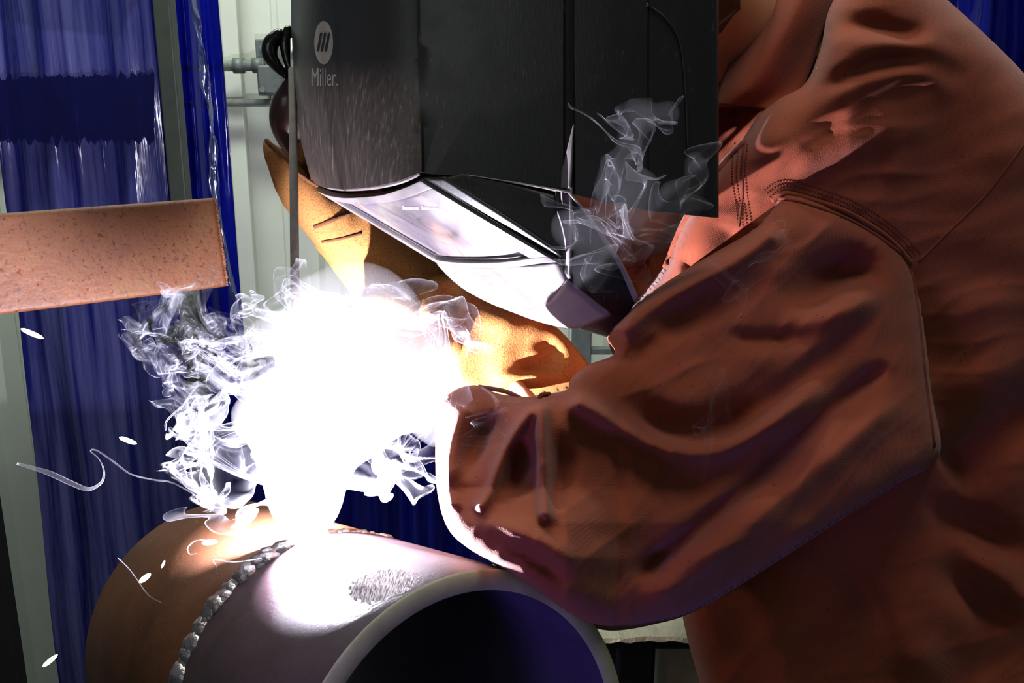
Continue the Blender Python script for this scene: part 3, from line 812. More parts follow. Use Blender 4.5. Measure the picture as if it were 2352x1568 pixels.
# body under the clothes: head, neck, trunk, both arms, legs as one surface
gs = []
gs += caps([(1330, -160, .83, 250), (1420, -60, .84, 235)], 22)         # skull
gs += [sphere_geo(P(1230, -60, .83), .055, sc=(1, .8, 1.25))]            # face and jaw
gs += caps([(1130, -50, .83, 30), (1110, -10, .83, 36)], 12, 3)          # nose
gs += caps([(1470, -40, .735, 30), (1460, 10, .735, 22)], 12, 3)         # ear
gs += caps([(1540, -40, .90, 170), (1640, 30, .95, 150), (1800, 200, 1.02, 100)], 20)   # neck
gs += caps([(1960, 300, 1.03, 120), (2180, 600, 1.04, 190), (2230, 1100, 1.05, 190), (2220, 1900, 1.03, 200)], 24)
gs += caps([(2080, 460, .92, 120), (1960, 820, .84, 90), (1500, 1230, .74, 70)], 18)  # near upper arm
gs += caps([(1500, 1230, .74, 68), (1330, 1090, .74, 45), (1200, 900, .80, 28), (1060, 800, .832, 26)], 18)
gs += caps([(1780, 330, 1.10, 110), (1520, 560, 1.05, 80), (1250, 640, .98, 60), (1000, 620, .90, 55), (830, 510, .865, 45)], 18)  # far arm
bx = P(2220, 2120, 1.02)
for sg in (-1, 1):
    gs += [tube_geo([(bx.x-.02, bx.y+sg*.10, bx.z+.05), (bx.x-.05, bx.y+sg*.11, .52), (bx.x+.0, bx.y+sg*.12, .09)], [.095, .065, .05], 18)]
body = remeshed('body', gs, .008, M['skin'], per, 8); body['label'] = 'bare neck between helmet and collar'
gs = []
for sg in (-1, 1):
    gs += [tube_geo([(bx.x-.02, bx.y+sg*.095, bx.z+.08), (bx.x-.05, bx.y+sg*.11, .52), (bx.x+.0, bx.y+sg*.12, .08)], [.125, .09, .08], 20)]
    gs += [sphere_geo((bx.x-.02, bx.y+sg*.09, bx.z+.04), .12)]
remeshed('trousers', gs, .012, M['trousers'], per, 6)
for sg in (-1, 1):
    c = (bx.x-.05, bx.y+sg*.12, .05)
    remeshed('boot', [sphere_geo(c, .05, sc=(2.4, 1, .95)), tube_geo([(bx.x, bx.y+sg*.12, .04), (bx.x, bx.y+sg*.12, .16)], .055, 16)], .008, M['black_gap'], per, 4)
gs = caps([(1480, -150, .84, 215), (1560, -40, .86, 150)], 20)
remeshed('hair', gs, .008, M['hair'], per, 3, disp=lambda c: .004*noise.noise(c*90))
# far sleeve of the jacket (down to the gauntlet, mostly behind the smoke)
gs = caps([(1780, 330, 1.12, 170), (1540, 560, 1.06, 120), (1300, 640, .99, 100), (1150, 690, .95, 95)], 22)
remeshed('far_sleeve', gs, .006, M['fabric'], per, 6, disp=lambda c: .004*noise.noise(c*28))

#==GLOVES==
# gloves
def leather_disp(c): return .0022*noise.noise(c*38)+.0009*noise.noise(c*110)
# far glove, gripping the electrode holder: palm, thumb, four curled fingers, gauntlet
gs = []
gs += caps([(745, 372, .855, 66), (790, 470, .862, 88), (850, 545, .872, 96)], 20)                 # palm
thumb = [(612, 330, .80, 15), (632, 362, .80, 27), (668, 416, .806, 40), (712, 470, .82, 50), (770, 520, .84, 62)]
gs += caps(thumb, 16)
for (a, b, r) in ((172, .835, 27), (236, .84, 31), (300, .85, 31), (352, .86, 28)):
    gs += caps([(770, a+60, b+.035, r+4), (724, a+22, b+.02, r+1), (694, a+20, b-.012, r), (705, a+42, b-.035, r-5), (735, a+60, b-.03, r-7)], 14, 4)
gs += caps([(800, 520, .865, 92), (880, 590, .875, 112), (980, 660, .89, 132), (1060, 710, .91, 150)], 22)
fg = remeshed('glove', gs, .0042, M['leather'], per, 4, disp=leather_disp); fg['label'] = 'far tan leather welding glove gripping the electrode holder'
bpy.context.view_layer.update()
tf = bvh([fg])
drape_tube('glove_seam', tf, [(612, 322), (640, 352), (668, 384), (700, 410), (728, 428)], .0016, M['seam_dark'], fg, .0004, default=.8)
drape_tube('glove_seam', tf, [(722, 520), (745, 512), (775, 500), (800, 492)], .0018, M['seam_dark'], fg, .0003, default=.84)
drape_tube('glove_seam', tf, [(740, 555), (780, 548), (830, 536)], .0012, M['seam_dark'], fg, .0002, default=.84)
# near glove: hand towards the smoke, wide gauntlet running into the sleeve
gs = []
gs += caps([(930, 735, .79, 62), (1000, 770, .795, 82)], 18)
for (y0, r, dz) in ((694, 24, -.02), (736, 26, -.006), (780, 26, .008), (820, 23, .022)):
    gs += caps([(930, y0+16, .785+dz, r+3), (862, y0-2, .775+dz, r), (812, y0+22, .768+dz, r-3), (806, y0+60, .772+dz, r-6), (832, y0+84, .78+dz, r-8)], 14, 4)
gs += caps([(985, 800, .77, 32), (920, 852, .755, 28), (862, 862, .75, 23)], 14)
ng = remeshed('glove', gs, .0036, M['leather'], per, 4, disp=leather_disp); ng['label'] = 'near tan glove hand, blown out white by the arc'
def dG(X, Y): return .812 + .05*(X-1000)/350
outG = [(940, 700), (985, 640), (1040, 622), (1075, 640), (1150, 680), (1230, 716), (1290, 762), (1345, 825), (1362, 850), (1320, 888), (1250, 905), (1160, 912), (1090, 905), (1030, 900), (970, 870), (935, 800)]
fG = [dict(l=[(1060, 640), (1030, 690), (1040, 740)], a=-.010, w=24), dict(l=[(1180, 850), (1230, 838), (1300, 850)], a=-.012, w=18), dict(l=[(1120, 880), (1200, 862), (1290, 872)], a=.008, w=16),
      dict(l=[(1240, 760), (1260, 800), (1310, 830)], a=-.010, w=26), dict(l=[(1080, 720), (1150, 740), (1210, 790)], a=.006, w=30)]
gg = pillow('gauntlet', outG, 5, dG, .038, 90, fG, M['leather'], ng, back=1.0, rough=.0007, seed=5); gg['label'] = 'wide brown leather gauntlet cuff'
bpy.context.view_layer.update(); tg = bvh([gg])
drape_tube('gauntlet_seam', tg, [(1240, 722), (1290, 768), (1330, 812), (1352, 842)], .0013, M['leather'], ng, 0, default=.78)
# torn cuff edge of the sleeve
V, Fc = tube_geo([P(a, b, d) for a, b, d in smooth_line([(1100, 888, .70), (1165, 900, .685), (1225, 928, .664), (1243, 908, .664), (1262, 905, .67)], 8)], .0016, 8); obj('cuff_hem', V, Fc, M['stitch'], sl)

#==HOLDER==
# electrode holder in the far hand
he = empty('electrode_holder', P(668, 250, .80), 'dark round-jawed electrode holder gripped in the far glove', 'electrode holder')
gs = caps([(700, 340, .835, 46), (668, 282, .815, 48), (662, 240, .808, 40), (672, 205, .806, 30)], 20)
remeshed('handle', gs, .0022, M['holder'], he, 3)['label'] = 'scuffed brown rounded handle'
gs = caps([(640, 82, .80, 17), (622, 100, .80, 19), (620, 126, .80, 18), (636, 152, .80, 13), (656, 172, .802, 9)], 16)
remeshed('jaw', gs, .0012, M['holder_black'], he, 2)
gs = caps([(662, 70, .80, 12), (655, 98, .80, 13), (658, 130, .80, 11), (668, 165, .80, 9), (676, 190, .803, 12)], 16)
remeshed('jaw', gs, .0012, M['holder_black'], he, 2)
gs = caps([(700, 66, .812, 18), (690, 110, .812, 20), (690, 150, .81, 16), (682, 200, .81, 14)], 16)
remeshed('jaw_insulator', gs, .0014, M['holder_black'], he, 2)
gs = caps([(668, 118, .806, 8), (662, 150, .806, 8), (660, 176, .806, 6)], 12)
remeshed('contact_tip', gs, .0008, M['brass'], he, 2)
# welding rod
ra, rb = P(671, 90, .786), P(690, 1214, .676)
rb = P(684, 1212, .680); re_ = empty('welding_electrode', rb, 'long thin grey stick electrode held upright above the arc', 'welding rod')
d = (rb-ra); V, Fc = tube_geo([ra+d*.07, ra+d*.5, rb], [.0031, .0031, .0029], 20); obj('flux_coating', V, Fc, M['rod'], re_)
V, Fc = tube_geo([ra, ra+d*.08], .0016, 12); obj('bare_end', V, Fc, M['zinc'], re_)
V, Fc = sphere_geo(P(690, 1241, .6785), .0016, 16, 12, (1.2, 1.2, .7)); tag(obj('welding_arc', V, Fc, M['arc']), 'blinding white welding arc at the tip of the rod on the pipe', 'arc')

#==HELMET==
# ------------------------------------------------------------------ welding helmet
hm = empty('welding_helmet', P(1300, 60, .80), 'black welding helmet with scratched front and grey round emblem, tipped over the work', 'helmet')
def Lx(y): return float(np.interp(y, [-400, 0, 150, 230, 330, 410, 440], [684, 677, 677, 682, 701, 722, 730]))
DL, DN = .800, .672
cols = []     # each: function(y) -> (x, d)
bot = []
nb = 26
def browx(fr, y): l = Lx(y); return l+(965-l)*fr
for k in range(-10, 0):       # far side wrapping behind
    t = -k/10.0
    cols.append((lambda y, t=t: (Lx(y)+ (1-math.cos(t*1.45))*120 + 620*max(0, t-.25)**1.4, DL + .14*math.sin(min(t*1.7, 1.57)) + .02*t))); bot.append(425+30*t)
    
cols = cols[::1]
yb = lambda x: float(np.interp(x, [722, 732, 745, 765, 800, 860, 915, 950, 965], [408, 419, 427, 431, 434, 430, 419, 405, 396]))
for k in range(nb+1):
    ph = math.radians(88*k/nb); fr = (1-math.cos(ph))/(1-math.cos(math.radians(88)))
    cols.append((lambda y, fr=fr, ph=ph: (browx(fr, y), DL-(DL-DN)*math.sin(ph)/math.sin(math.radians(88)))))
    bot.append(None if k else 410)
side = [(972, .6712), (1000, .6700), (1100, .6680), (1200, .6672), (1288, .6668), (1293, .6695), (1322, .6698), (1327, .6655), (1400, .6660), (1480, .6672), (1486, .6692), (1560, .671), (1620, .673), (1636, .676), (1641, .682)]
sb = lambda x: float(np.interp(x, [965, 1020, 1080, 1200, 1310, 1400, 1500, 1641], [396, 404, 402, 421, 443, 468, 486, 500]))
for x, d in side: cols.append((lambda y, x=x, d=d: (x, d+.00002*(y-200)))); bot.append(sb(x))
nr = 46; V, Fc = [], []; nc = len(cols)
for j in range(nr+1):
    for i, cf in enumerate(cols):
        ybm = bot[i]
        if ybm is None:
            xx = 850
            for _ in range(6): ybm = yb(xx); xx = cf(ybm)[0]
        y = -330 + (ybm+330)*(1-(1-j/nr)**1.0)
        x_, d_ = cf(y)
        # crown curves in above the picture
        if y < -60:
            t = (-60-y)/270; x_ = x_+(1250-x_)*(1-math.sqrt(max(0, 1-t*t*.9)))*.9; d_ = d_+(.81-d_)*(1-math.sqrt(max(0, 1-t*t*.9)))*.9
        V.append(P(x_, y, d_))
for j in range(nr):
    for i in range(nc-1): k = j*nc+i; Fc.append((k, k+1, k+nc+1, k+nc))
Fc.append(tuple(range(nc))[::-1])
hs = obj('shell', V, Fc, M['helmet'], hm, solid=-.0028, bevel=0); hs['label'] = 'black glossy shell, scuffed and painted arc-lit above the lens'
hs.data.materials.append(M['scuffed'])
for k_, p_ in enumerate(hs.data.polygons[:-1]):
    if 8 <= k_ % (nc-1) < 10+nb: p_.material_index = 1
md = hs.modifiers.new('e', 'EDGE_SPLIT'); md.split_angle = math.radians(40)
bpy.context.view_layer.update()
th = bvh([hs])
# rolled bright lip under the brow
lip = [(x, yb(x)) for x in (726, 740, 765, 800, 860, 915, 950, 963)]
pts = []
for a, b in smooth_line(lip, 6):
    fr = np.clip((a-Lx(b))/(965-Lx(b)), 0, 1); ph = math.acos(1-fr*(1-math.cos(math.radians(88))))
    pts.append(P(a, b, DL-(DL-DN)*math.sin(ph)-.0005))
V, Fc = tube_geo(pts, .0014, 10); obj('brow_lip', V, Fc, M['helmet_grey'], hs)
# lens unit
Tc = smooth_line([(732, 428, .794), (765, 440, .765), (810, 445, .735), (880, 440, .707), (930, 426, .690), (972, 408, .677)], 6)
Bc = smooth_line([(1003, 590, .752), (1030, 599, .736), (1080, 605, .715), (1150, 607, .694), (1215, 604, .680), (1283, 597, .672)], 6)
def resample(c, n):
    L = np.r_[0, np.cumsum(np.linalg.norm(np.diff(c[:, :2], axis=0), axis=1))]; t = np.linspace(0, L[-1], n)
    return np.stack([np.interp(t, L, c[:, k]) for k in range(c.shape[1])], -1)
def ruled(A, B, m, s0=0, s1=1, t0=0, t1=1, dd=0, bulge=0):
    A = resample(A, 61); B = resample(B, 61); n = 24; V, Fc = [], []
    for j in range(m+1):
        t = t0+(t1-t0)*j/m
        for i in range(n+1):
            s = (s0+(s1-s0)*i/n)*60; k = int(min(59, s)); f_ = s-k
            a = A[k]*(1-f_)+A[min(60, k+1)]*f_; b = B[k]*(1-f_)+B[min(60, k+1)]*f_
            q = a*(1-t)+b*t; V.append(P(q[0], q[1], q[2]+dd-bulge*math.sin(math.pi*i/n)*math.sin(math.pi*j/m)))
    for j in range(m):
        for i in range(n): k = j*(n+1)+i; Fc.append((k, k+1, k+n+2, k+n+1))
    return V, Fc
gs = [ruled(Tc, Bc, 4, 0, 1, 0, .09), ruled(Tc, Bc, 4, 0, 1, .93, 1), ruled(Tc, Bc, 14, 0, .085, .09, .93), ruled(Tc, Bc, 14, .86, 1, .09, .93)]
v, f = join_geo(gs); lf = obj('lens_frame', v, f, M['helmet_grey'], hm, solid=-.004, bevel=.0006, fix=False); lf['label'] = 'grey frame around the viewing window'
v, f = ruled(Tc, Bc, 20, .08, .865, .085, .935, .003); ln = obj('lens_cover', v, f, M['lens'], hm, solid=-.0015); ln['label'] = 'shiny reflective viewing window'
v, f = join_geo([ruled(Tc, Bc, 14, .10, .125, .09, .93, -.0008), ruled(Tc, Bc, 3, .10, .86, .905, .92, -.0008)]); obj('lens_gasket', v, f, M['logo_dark'], ln, solid=-.001)
bpy.context.view_layer.update(); tl_ = bvh([ln])
v = []; f = []
gs = []
random.seed(11)
x = 926
for k in range(15):
    wd = (3, 5, 4, 6)[k % 4]
    if k == 7: x += 5; continue
    h = 9 if k in (0, 8) else 5.5
    y0 = 480+(x-926)*.01
    gs.append(([onto(tl_, x, y0-h, .0005), onto(tl_, x+wd, y0-h, .0005), onto(tl_, x+wd, y0, .0005), onto(tl_, x, y0, .0005)], [(0, 1, 2, 3)])); x += wd+1.2
v, f = join_geo(gs); obj('lens_lettering', v, f, M['white_print'], ln, smooth=False)['label'] = 'small illegible white lettering'
# chin guard, facets from corner points
def facet(name, pts, mat, parent, solid=-.003, sub=0, bev=.0008):
    V = [P(*p) for p in pts]
    return obj(name, V, [tuple(range(len(V)))], mat, parent, smooth=False, solid=solid, bevel=bev)
def fan_patch(A, B, m=10):
    return ruled(smooth_line(A, 5), smooth_line(B, 5), m)
side_edge = [(972, 408, .672), (1022, 411, .666), (1160, 500, .664), (1290, 592, .664)]
v, f = fan_patch([(972, 408, .674), (1128, 503, .673), (1283, 598, .673)], [(1020, 409, .668), (1155, 496, .667), (1290, 588, .667)], 4)
obj('side_bezel', v, f, M['helmet'], hm, solid=-.003)['label'] = 'thin black bezel beside the window'
v, f = fan_patch([(1020, 409, .6685), (1160, 502, .668), (1289, 590, .668)], [(1060, 398, .670), (1180, 418, .670), (1276, 440, .671)], 6)
obj('cheek_panel', v, f, M['helmet'], hm, solid=-.003)
v, f = fan_patch([(1004, 592, .751), (1080, 606, .716), (1150, 608, .695), (1215, 606, .682), (1284, 598, .676)],
                 [(1006, 598, .750), (1059, 648, .752), (1136, 690, .744), (1193, 704, .732), (1231, 701, .720), (1270, 680, .702), (1302, 640, .682)], 14)
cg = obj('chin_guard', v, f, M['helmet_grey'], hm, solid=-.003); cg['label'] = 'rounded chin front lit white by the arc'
v, f = fan_patch([(1276, 430, .688), (1280, 500, .688), (1284, 560, .687), (1286, 590, .684), (1303, 640, .681)], [(1308, 430, .666), (1308, 500, .666), (1307, 560, .668), (1306, 600, .670), (1305, 640, .672)], 5)
obj('chin_ridge', v, f, M['helmet_grey'], cg, solid=-.002)
v, f = fan_patch([(1316, 285, .6628), (1303, 340, .664), (1290, 390, .668), (1277, 432, .672)], [(1317, 287, .6626), (1314, 340, .6628), (1311, 390, .6632), (1308, 432, .664)], 5)
obj('ridge_spike', v, f, M['helmet_grey'], cg, solid=-.0015)
v, f = fan_patch([(1010, 600, .752), (1059, 649, .753), (1136, 691, .745), (1193, 705, .733), (1231, 702, .721), (1270, 681, .703), (1304, 636, .676)],
                 [(1040, 632, .760), (1100, 672, .756), (1155, 697, .748), (1231, 727, .734), (1300, 746, .718), (1340, 745, .710), (1404, 717, .692)], 10)
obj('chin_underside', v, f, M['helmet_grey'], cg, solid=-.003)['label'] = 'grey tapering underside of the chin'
v, f = fan_patch([(1308, 432, .667), (1307, 520, .669), (1306, 600, .672), (1305, 640, .675), (1404, 717, .692), (1340, 748, .710), (1330, 756, .716)],
                 [(1312, 443, .668), (1345, 490, .672), (1402, 570, .680), (1432, 622, .686), (1460, 686, .690), (1430, 735, .700), (1394, 774, .716)], 8)
obj('jaw_side', v, f, M['helmet'], cg, solid=-.003)['label'] = 'black side of the jaw'
v, f = fan_patch([(1003, 592, .752), (1059, 649, .756), (1155, 697, .750), (1231, 727, .736), (1300, 745, .720)], [(1100, 510, .90), (1150, 520, .92), (1200, 530, .93), (1250, 540, .93), (1300, 560, .92)], 12)
obj('far_jaw_side', v, f, M['helmet'], cg, solid=-.003)
v, f = fan_patch([(735, 426, .797), (820, 480, .785), (920, 542, .768), (1003, 592, .752)], [(860, 405, .93), (940, 440, .93), (1020, 480, .92), (1100, 520, .90)], 10)
obj('far_cheek_panel', v, f, M['helmet'], hm, solid=-.003)
V, Fc = tube_geo([P(*q) for q in smooth_line([(1070, 401, .668), (1180, 419, .667), (1306, 441, .6655)], 6)], [.0004]*6+[.0007]*7, 8); obj('side_rim', V, Fc, M['helmet_grey'], hs)
q = smooth_line([(1306, 441, .6655), (1345, 490, .668), (1402, 570, .675), (1432, 622, .682), (1462, 690, .690)], 6)
V, Fc = tube_geo([P(*a) for a in q], list(np.linspace(.0008, .0022, len(q))), 8); obj('jaw_rim', V, Fc, M['helmet_grey'], cg)['label'] = 'thin pale rim of the jaw'
# raised curved line on the side panel
drape_tube('ear_ridge', th, [(1484, 10), (1530, 45), (1562, 100), (1574, 200), (1580, 330), (1584, 440)], .0012, M['helmet'], hs, 0, default=.67)
V, Fc = sphere_geo(P(1634, 95, .678), .004, 14, 10, (.6, 1, 1)); obj('side_screw', V, Fc, M['endface'], hm)
# emblem: grey oval with three slanted bars, and the word below
def decal(poly_px, lift, tree=th):
    me = bmesh.new(); 
    return [onto(tree, x, y, lift) for x, y in poly_px]
V = [onto(th, 743.5, 98, .00006)]; Fc = []
rings = 5; seg = 48
for r in range(1, rings+1):
    for k in range(seg):
        t = 2*math.pi*k/seg; V.append(onto(th, 743.5+21.5*r/rings*math.cos(t), 98+50*r/rings*math.sin(t), .00006))
for k in range(seg): Fc.append((0, 1+k, 1+(k+1) % seg))
for r in range(rings-1):
    for k in range(seg):
        k2 = (k+1) % seg; Fc.append((1+r*seg+k, 1+(r+1)*seg+k, 1+(r+1)*seg+k2, 1+r*seg+k2))
em = obj('emblem', V, Fc, M['logo'], hs); em['label'] = 'grey oval emblem with three slanted bars'
gs = []
for k in range(3):
    x0 = 735.5+9.0*k
    q = []
    for i in range(7):
        t = i/6; xa = x0 - 8.0*t; y = 76+42*t; q += [(xa, y), (xa+5.8, y)]
    gs.append(([onto(th, a, b, .00015) for a, b in q], [(2*i, 2*i+1, 2*i+3, 2*i+2) for i in range(6)]))
v, f = join_geo(gs); obj('emblem_bars', v, f, M['logo_dark'], em)
def lettering(text, x0, x1, y0, y1, tree, mat, parent, name, lift=.00008):
    cu = bpy.data.curves.new('txt', 'FONT'); cu.body = text; cu.offset = 0; cu.resolution_u = 3
    to = bpy.data.objects.new('txt', cu); C.objects.link(to)
    me = bpy.data.meshes.new_from_object(to.evaluated_get(bpy.context.evaluated_depsgraph_get())); bpy.data.objects.remove(to)
    bm = bmesh.new(); bm.from_mesh(me); bmesh.ops.triangulate(bm, faces=bm.faces)
    cs = [v.co for v in bm.verts]; ax0, ax1 = min(c.x for c in cs), max(c.x for c in cs); ay0, ay1 = min(c.y for c in cs), max(c.y for c in cs)
    for v_ in bm.verts:
        px = x0+(v_.co.x-ax0)/(ax1-ax0)*(x1-x0); py = y1+(v_.co.y-ay0)/(ay1-ay0)*(y0-y1)
        v_.co = onto(tree, px, py, lift)
    bm.to_mesh(me); bm.free(); me.name = name
    return link(name, me, mat, parent)
lettering('Miller.', 716, 776, 156, 198, th, M['logo'], hs, 'lettering')['label'] = 'grey word printed under the emblem'

#==SPARKS==
# ------------------------------------------------------------------ sparks
sp = [(48, 755, 100, 777, .62, 5.5, 'large bright spark below the rusty tube, at far left'),
      (274, 1004, 314, 1019, .64, 5.5, 'white spark in front of the blue curtain, left of the smoke'),
      (464, 1247, 500, 1243, .62, 6.5, 'fat round spark just above the brown pipe section'),
      (320, 1337, 346, 1317, .60, 6, 'bright spark over the left shoulder of the pipe'),
      (371, 1304, 379, 1286, .60, 2.5, 'thin upright spark above the spark on the pipe shoulder'),
      (98, 1531, 132, 1503, .60, 5, 'spark in the bottom left corner by the pale wall'),
      (450, 915, 462, 911, .64, 2.2, 'tiny spark left of the smoke under its left lobe')]
for x0, y0, x1, y1, d, r, lb in sp:
    a, b = P(x0, y0, d), P(x1, y1, d); ts_ = [0, .12, .35, .65, .88, 1]
    V, Fc = tube_geo([a.lerp(b, t) for t in ts_], [r*d/F*k for k in (.15, .75, 1, 1, .7, .1)], 12)
    tag(obj('spark', V, Fc, M['spark']), lb, 'spark', 'sparks flying from the arc')

#==SMOKE==
# ------------------------------------------------------------------ smoke: thin folded sheets carried by a turbulent flow
class Flow:
    def __init__(s, seed, n=36, lmin=.02, lmax=.09, amp=1.0):
        r = np.random.default_rng(seed)
        L = np.exp(r.uniform(math.log(lmin), math.log(lmax), n))
        k = r.normal(size=(n, 3)); k /= np.linalg.norm(k, axis=1)[:, None]; a = r.normal(size=(n, 3))
        a = np.cross(k, a); a /= np.linalg.norm(a, axis=1)[:, None]
        s.k = k*(2*math.pi/L)[:, None]; s.a = a*(L/lmax)[:, None]**.7*amp/math.sqrt(n)*1.6; s.p = r.uniform(0, 6.28, n); s.w = r.normal(size=n)*1.5
    def v(s, X, t):
        return np.sin(X@s.k.T + s.p + s.w*t) @ s.a
def sheet(name, X0, steps, dt, flow, mat, tau_attr=1.0, post=None, wrap=False, keep=None):
    """X0: (n,m,3) start grid; carried by flow"""
    n, m, _ = X0.shape; X = X0.reshape(-1, 3).copy(); t = 0
    for _ in range(steps):
        v1 = flow.v(X, t); v2 = flow.v(X+v1*dt*.5, t+dt*.5); X = X+v2*dt; t += dt
    X = X.reshape(n, m, 3)
    return X
def sheet_obj(name, Xs, mat, dens0, parent=None, fade=None):
    V, Fc, A = [], [], []
    base = 0
    for X, d0 in zip(Xs, dens0):
        n, m, _ = X.shape
        e1 = np.linalg.norm(np.diff(X, axis=0), axis=2); e2 = np.linalg.norm(np.diff(X, axis=1), axis=2)
        ar = np.zeros((n, m)); c1 = np.zeros((n, m)); 
        cr = np.linalg.norm(np.cross(np.diff(X, axis=0)[:, :-1], np.diff(X, axis=1)[:-1]), axis=2)
        ar[:-1, :-1] = cr; ar[-1] = ar[-2]; ar[:, -1] = ar[:, -2]
        med = np.median(ar)
        de = np.clip(med/(ar+med*.08), .05, 3)**.7
        i = np.minimum(np.arange(n), np.arange(n)[::-1])/max(1, n*.12); j = np.minimum(np.arange(m), np.arange(m)[::-1])/max(1, m*.12)
        ef = np.repeat(np.clip(i, 0, 1)[:, None], m, 1)
        A.append((de*d0*ef).ravel()); V.append(X.reshape(-1, 3))
        I, J = np.meshgrid(np.arange(n-1), np.arange(m-1), indexing='ij'); k = (I*m+J).ravel()+base
        Fc.append(np.stack([k, k+1, k+m+1, k+m], -1)); base += n*m
    V = np.vstack(V); Fc = np.vstack(Fc); A = np.concatenate(A)
    me = bpy.data.meshes.new(name); me.from_pydata(V.tolist(), [], Fc.tolist()); me.update()
    at = me.attributes.new('dens', 'FLOAT', 'POINT'); at.data.foreach_set('value', A.astype(np.float32))
    return link(name, me, mat, parent)
rng = np.random.default_rng(7)
def blob(px, py, d, rx, ry, seed, n=120, m=120, steps=26, dt=.03, amp=.09, lmin=.02, lmax=.08, rd=None, tilt=None, stretch=.25):
    """patch of smoke around a photo point, rolled up by the flow; radii in px"""
    r = np.random.default_rng(seed); c = np.array(P(px, py, d)); q = d/F
    U, W_ = np.meshgrid(np.linspace(.04, .96, n)*math.pi, np.linspace(0, 2*math.pi, m), indexing='ij')
    a = r.uniform(-.6, .6)
    x = np.sin(U)*np.cos(W_); y = np.sin(U)*np.sin(W_); z = np.cos(U)
    x2 = x*math.cos(a)+z*math.sin(a); z2 = -x*math.sin(a)+z*math.cos(a)
    rd = rd or min(rx, ry)*.6
    X = np.stack([x2*rx*q, y*rd*q, z2*ry*q], -1)*.7 + c
    fl_ = Flow(seed, 36, lmin, lmax, amp)
    X = sheet('s', X, steps, dt, fl_, None)
    # re-centre and keep the size asked for
    X = X - X.reshape(-1, 3).mean(0) + c
    lo, hi = np.percentile((X-c).reshape(-1, 3), [3, 97], axis=0); s_ = np.array([rx*q*2, rd*q*2.6, ry*q*2])/(hi-lo)
    X = (X-c - (lo+hi)/2)*np.clip(s_, .4, 2.2) + c
    return X
M["smoke"] = m_smoke('welding_smoke', .022)
M['smoke_thin'] = m_smoke('thin_smoke', .03)
sheets, den = [], []
def add(*a, dn=1.0, **k): sheets.append(blob(*a, **k)); den.append(dn)
# left lobes
for (a, b, rx, ry, sd, dn) in ((395, 720, 90, 75, 11, .9), (375, 800, 80, 90, 12, .8), (440, 760, 100, 110, 13, .8), (490, 830, 110, 70, 51, .9),
        (430, 950, 60, 70, 54, .8), (450, 1120, 65, 55, 55, .8)):
    add(a, b, .668, rx, ry, sd, n=140, m=140, amp=.062, lmin=.013, lmax=.05, steps=30, dn=dn*.65)
add(480, 1030, .67, 105, 120, 14, amp=.08, dn=.7)
add(540, 1180, .665, 130, 45, 17, amp=.06, dn=.5)
# main column: a few broad sheets in front of, inside and behind the haze
add(650, 720, .68, 120, 100, 21, amp=.09, dn=1.4); add(820, 680, .70, 160, 90, 22, amp=.08, dn=1.4)
add(600, 980, .67, 120, 150, 24, amp=.07, dn=.9); add(860, 1000, .69, 140, 130, 26, amp=.08, dn=.9)
add(930, 1060, .68, 90, 100, 28, amp=.10, dn=.8); add(1010, 830, .68, 110, 140, 31, amp=.08, dn=.9)
add(1130, 960, .60, 80, 80, 34, amp=.08, dn=.25); add(1050, 1000, .625, 45, 120, 35, amp=.06, dn=.8)
so = sheet_obj('welding_smoke', sheets, M['smoke'], den); tag(so, 'dense curling white smoke rising from the arc', 'smoke', kind='stuff')
sheets, den = [], []
PUFF = ((1410, 400, 45, 95, 41, 1.0), (1470, 275, 80, 45, 42, .9), (1535, 265, 35, 40, 43, .8), (1440, 330, 55, 60, 44, .8), (1455, 470, 60, 90, 45, .9), (1500, 540, 80, 70, 46, .9),
        (1600, 400, 38, 70, 47, 1.1), (1560, 470, 70, 50, 48, .9), (1400, 570, 90, 60, 49, .7), (1340, 520, 90, 60, 50, .5), (1350, 620, 60, 60, 61, .5),
        (1768, 555, 45, 55, 62, .5), (1640, 950, 45, 110, 63, .35), (1690, 680, 60, 90, 64, .3))
for (a, b, rx, ry, sd, dn) in PUFF:
    add(a, b, .615 if b < 640 else .585, rx, ry, sd, n=90, m=90, amp=.05, lmin=.02, lmax=.07, steps=30, dn=dn*.55)
so2 = sheet_obj('drifting_smoke', sheets, M['smoke_thin'], den); gs = []
for (a, b, rx, ry, sd, dn) in PUFF[:-3]:
    v, f = sphere_geo((0, 0, 0), 1, 20, 14); c = P(a, b, .617 if b < 640 else .59); q = c.y*0+.615/F
    gs.append(([c+Vector((p[0]*rx*q*.85, p[1]*min(rx, ry)*q*.7, p[2]*ry*q*.85)) for p in v], f))
t = NT('thin_smoke_haze'); v_ = t.n('ShaderNodeVolumeScatter', {'Color': (.93, .95, 1, 1), 'Density': 1.6}); t.t.links.new(v_.outputs[0], t.out.inputs['Volume'])
hz2 = remeshed('puff_haze', gs, .0028, t.m, None, 10, disp=lambda c: .006*noise.noise(c*45)+.003*noise.noise(c*110)); tag(hz2, 'soft grey haze inside the puff of smoke before the helmet side', 'smoke', kind='stuff')
tag(so2, 'thin grey puff of smoke drifting across the helmet side', 'smoke', kind='stuff')
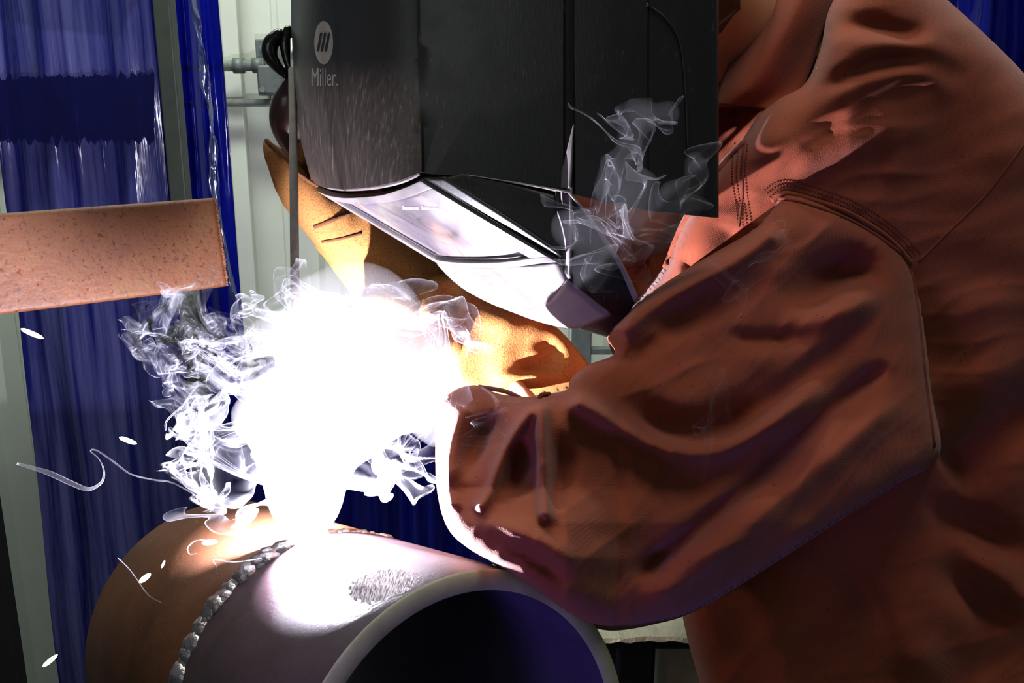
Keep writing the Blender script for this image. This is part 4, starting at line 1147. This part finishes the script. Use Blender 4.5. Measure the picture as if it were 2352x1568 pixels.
# single threads of smoke
M['thread'] = m_smoke('smoke_thread', .012)
th_l = [[(470, 1150, .66, 1.2), (400, 1110, .655, 1.6), (350, 1101, .65, 1.5), (300, 1088, .65, 1.6), (258, 1058, .65, 1.6), (222, 1034, .65, 1.6), (208, 1036, .65, 1.4), (226, 1052, .65, 1.2), (238, 1078, .65, 2.2), (234, 1106, .65, 3.5), (204, 1123, .65, 5), (165, 1110, .65, 6), (110, 1085, .65, 6), (40, 1064, .65, 3)],
        [(640, 1238, .66, 1.2), (560, 1241, .655, 1.2), (500, 1243, .65, 1.2), (455, 1240, .64, 1.4), (432, 1256, .64, 1.5), (436, 1272, .64, 1.3), (452, 1270, .64, 1)],
        [(600, 1282, .64, 1), (560, 1288, .638, 1), (530, 1290, .636, 1.4), (492, 1284, .634, 1.3), (496, 1300, .634, 1), (500, 1318, .633, .8)],
        [(480, 870, .67, 1.6), (450, 890, .67, 2), (420, 930, .67, 2), (384, 965, .67, 2.6), (380, 988, .67, 2)],
        [(270, 1280, .60, .8), (300, 1310, .60, .8), (340, 1365, .60, .9), (372, 1384, .60, .8)]]
gs = []
for t in th_l:
    q = smooth_line(t, 8); gs.append(tube_geo([P(a, b, c) for a, b, c, r in q], [max(.3, r)*c/F for a, b, c, r in q], 8, .6))
v, f = join_geo(gs); o = obj('smoke_threads', v, f, M['thread']); at = o.data.attributes.new('dens', 'FLOAT', 'POINT'); at.data.foreach_set('value', np.full(len(v), 3.0, np.float32))
tag(o, 'fine curling threads of smoke trailing left of the arc', 'smoke', kind='stuff')
# haze around the arc: an even, real scattering volume filling the plume
t = NT('smoke_haze'); v_ = t.n('ShaderNodeVolumeScatter', {'Color': (1, 1, 1, 1), 'Density': 5.5}); t.t.links.new(v_.outputs[0], t.out.inputs['Volume'])
gs = []
for a, b, c, r in ((700, 1150, .675, 95), (700, 1060, .68, 120), (760, 900, .69, 190), (660, 820, .69, 120), (820, 760, .70, 170), (920, 860, .71, 150), (600, 960, .68, 80), (720, 690, .71, 70), (1000, 980, .69, 60)):
    gs.append(sphere_geo(P(a, b, c), r*c/F, 20, 14, (1, .55, 1)))
hz = remeshed('arc_haze', gs, .004, t.m, None, 30)
tag(hz, 'glowing white haze of smoke hanging above the arc', 'smoke', kind='stuff')
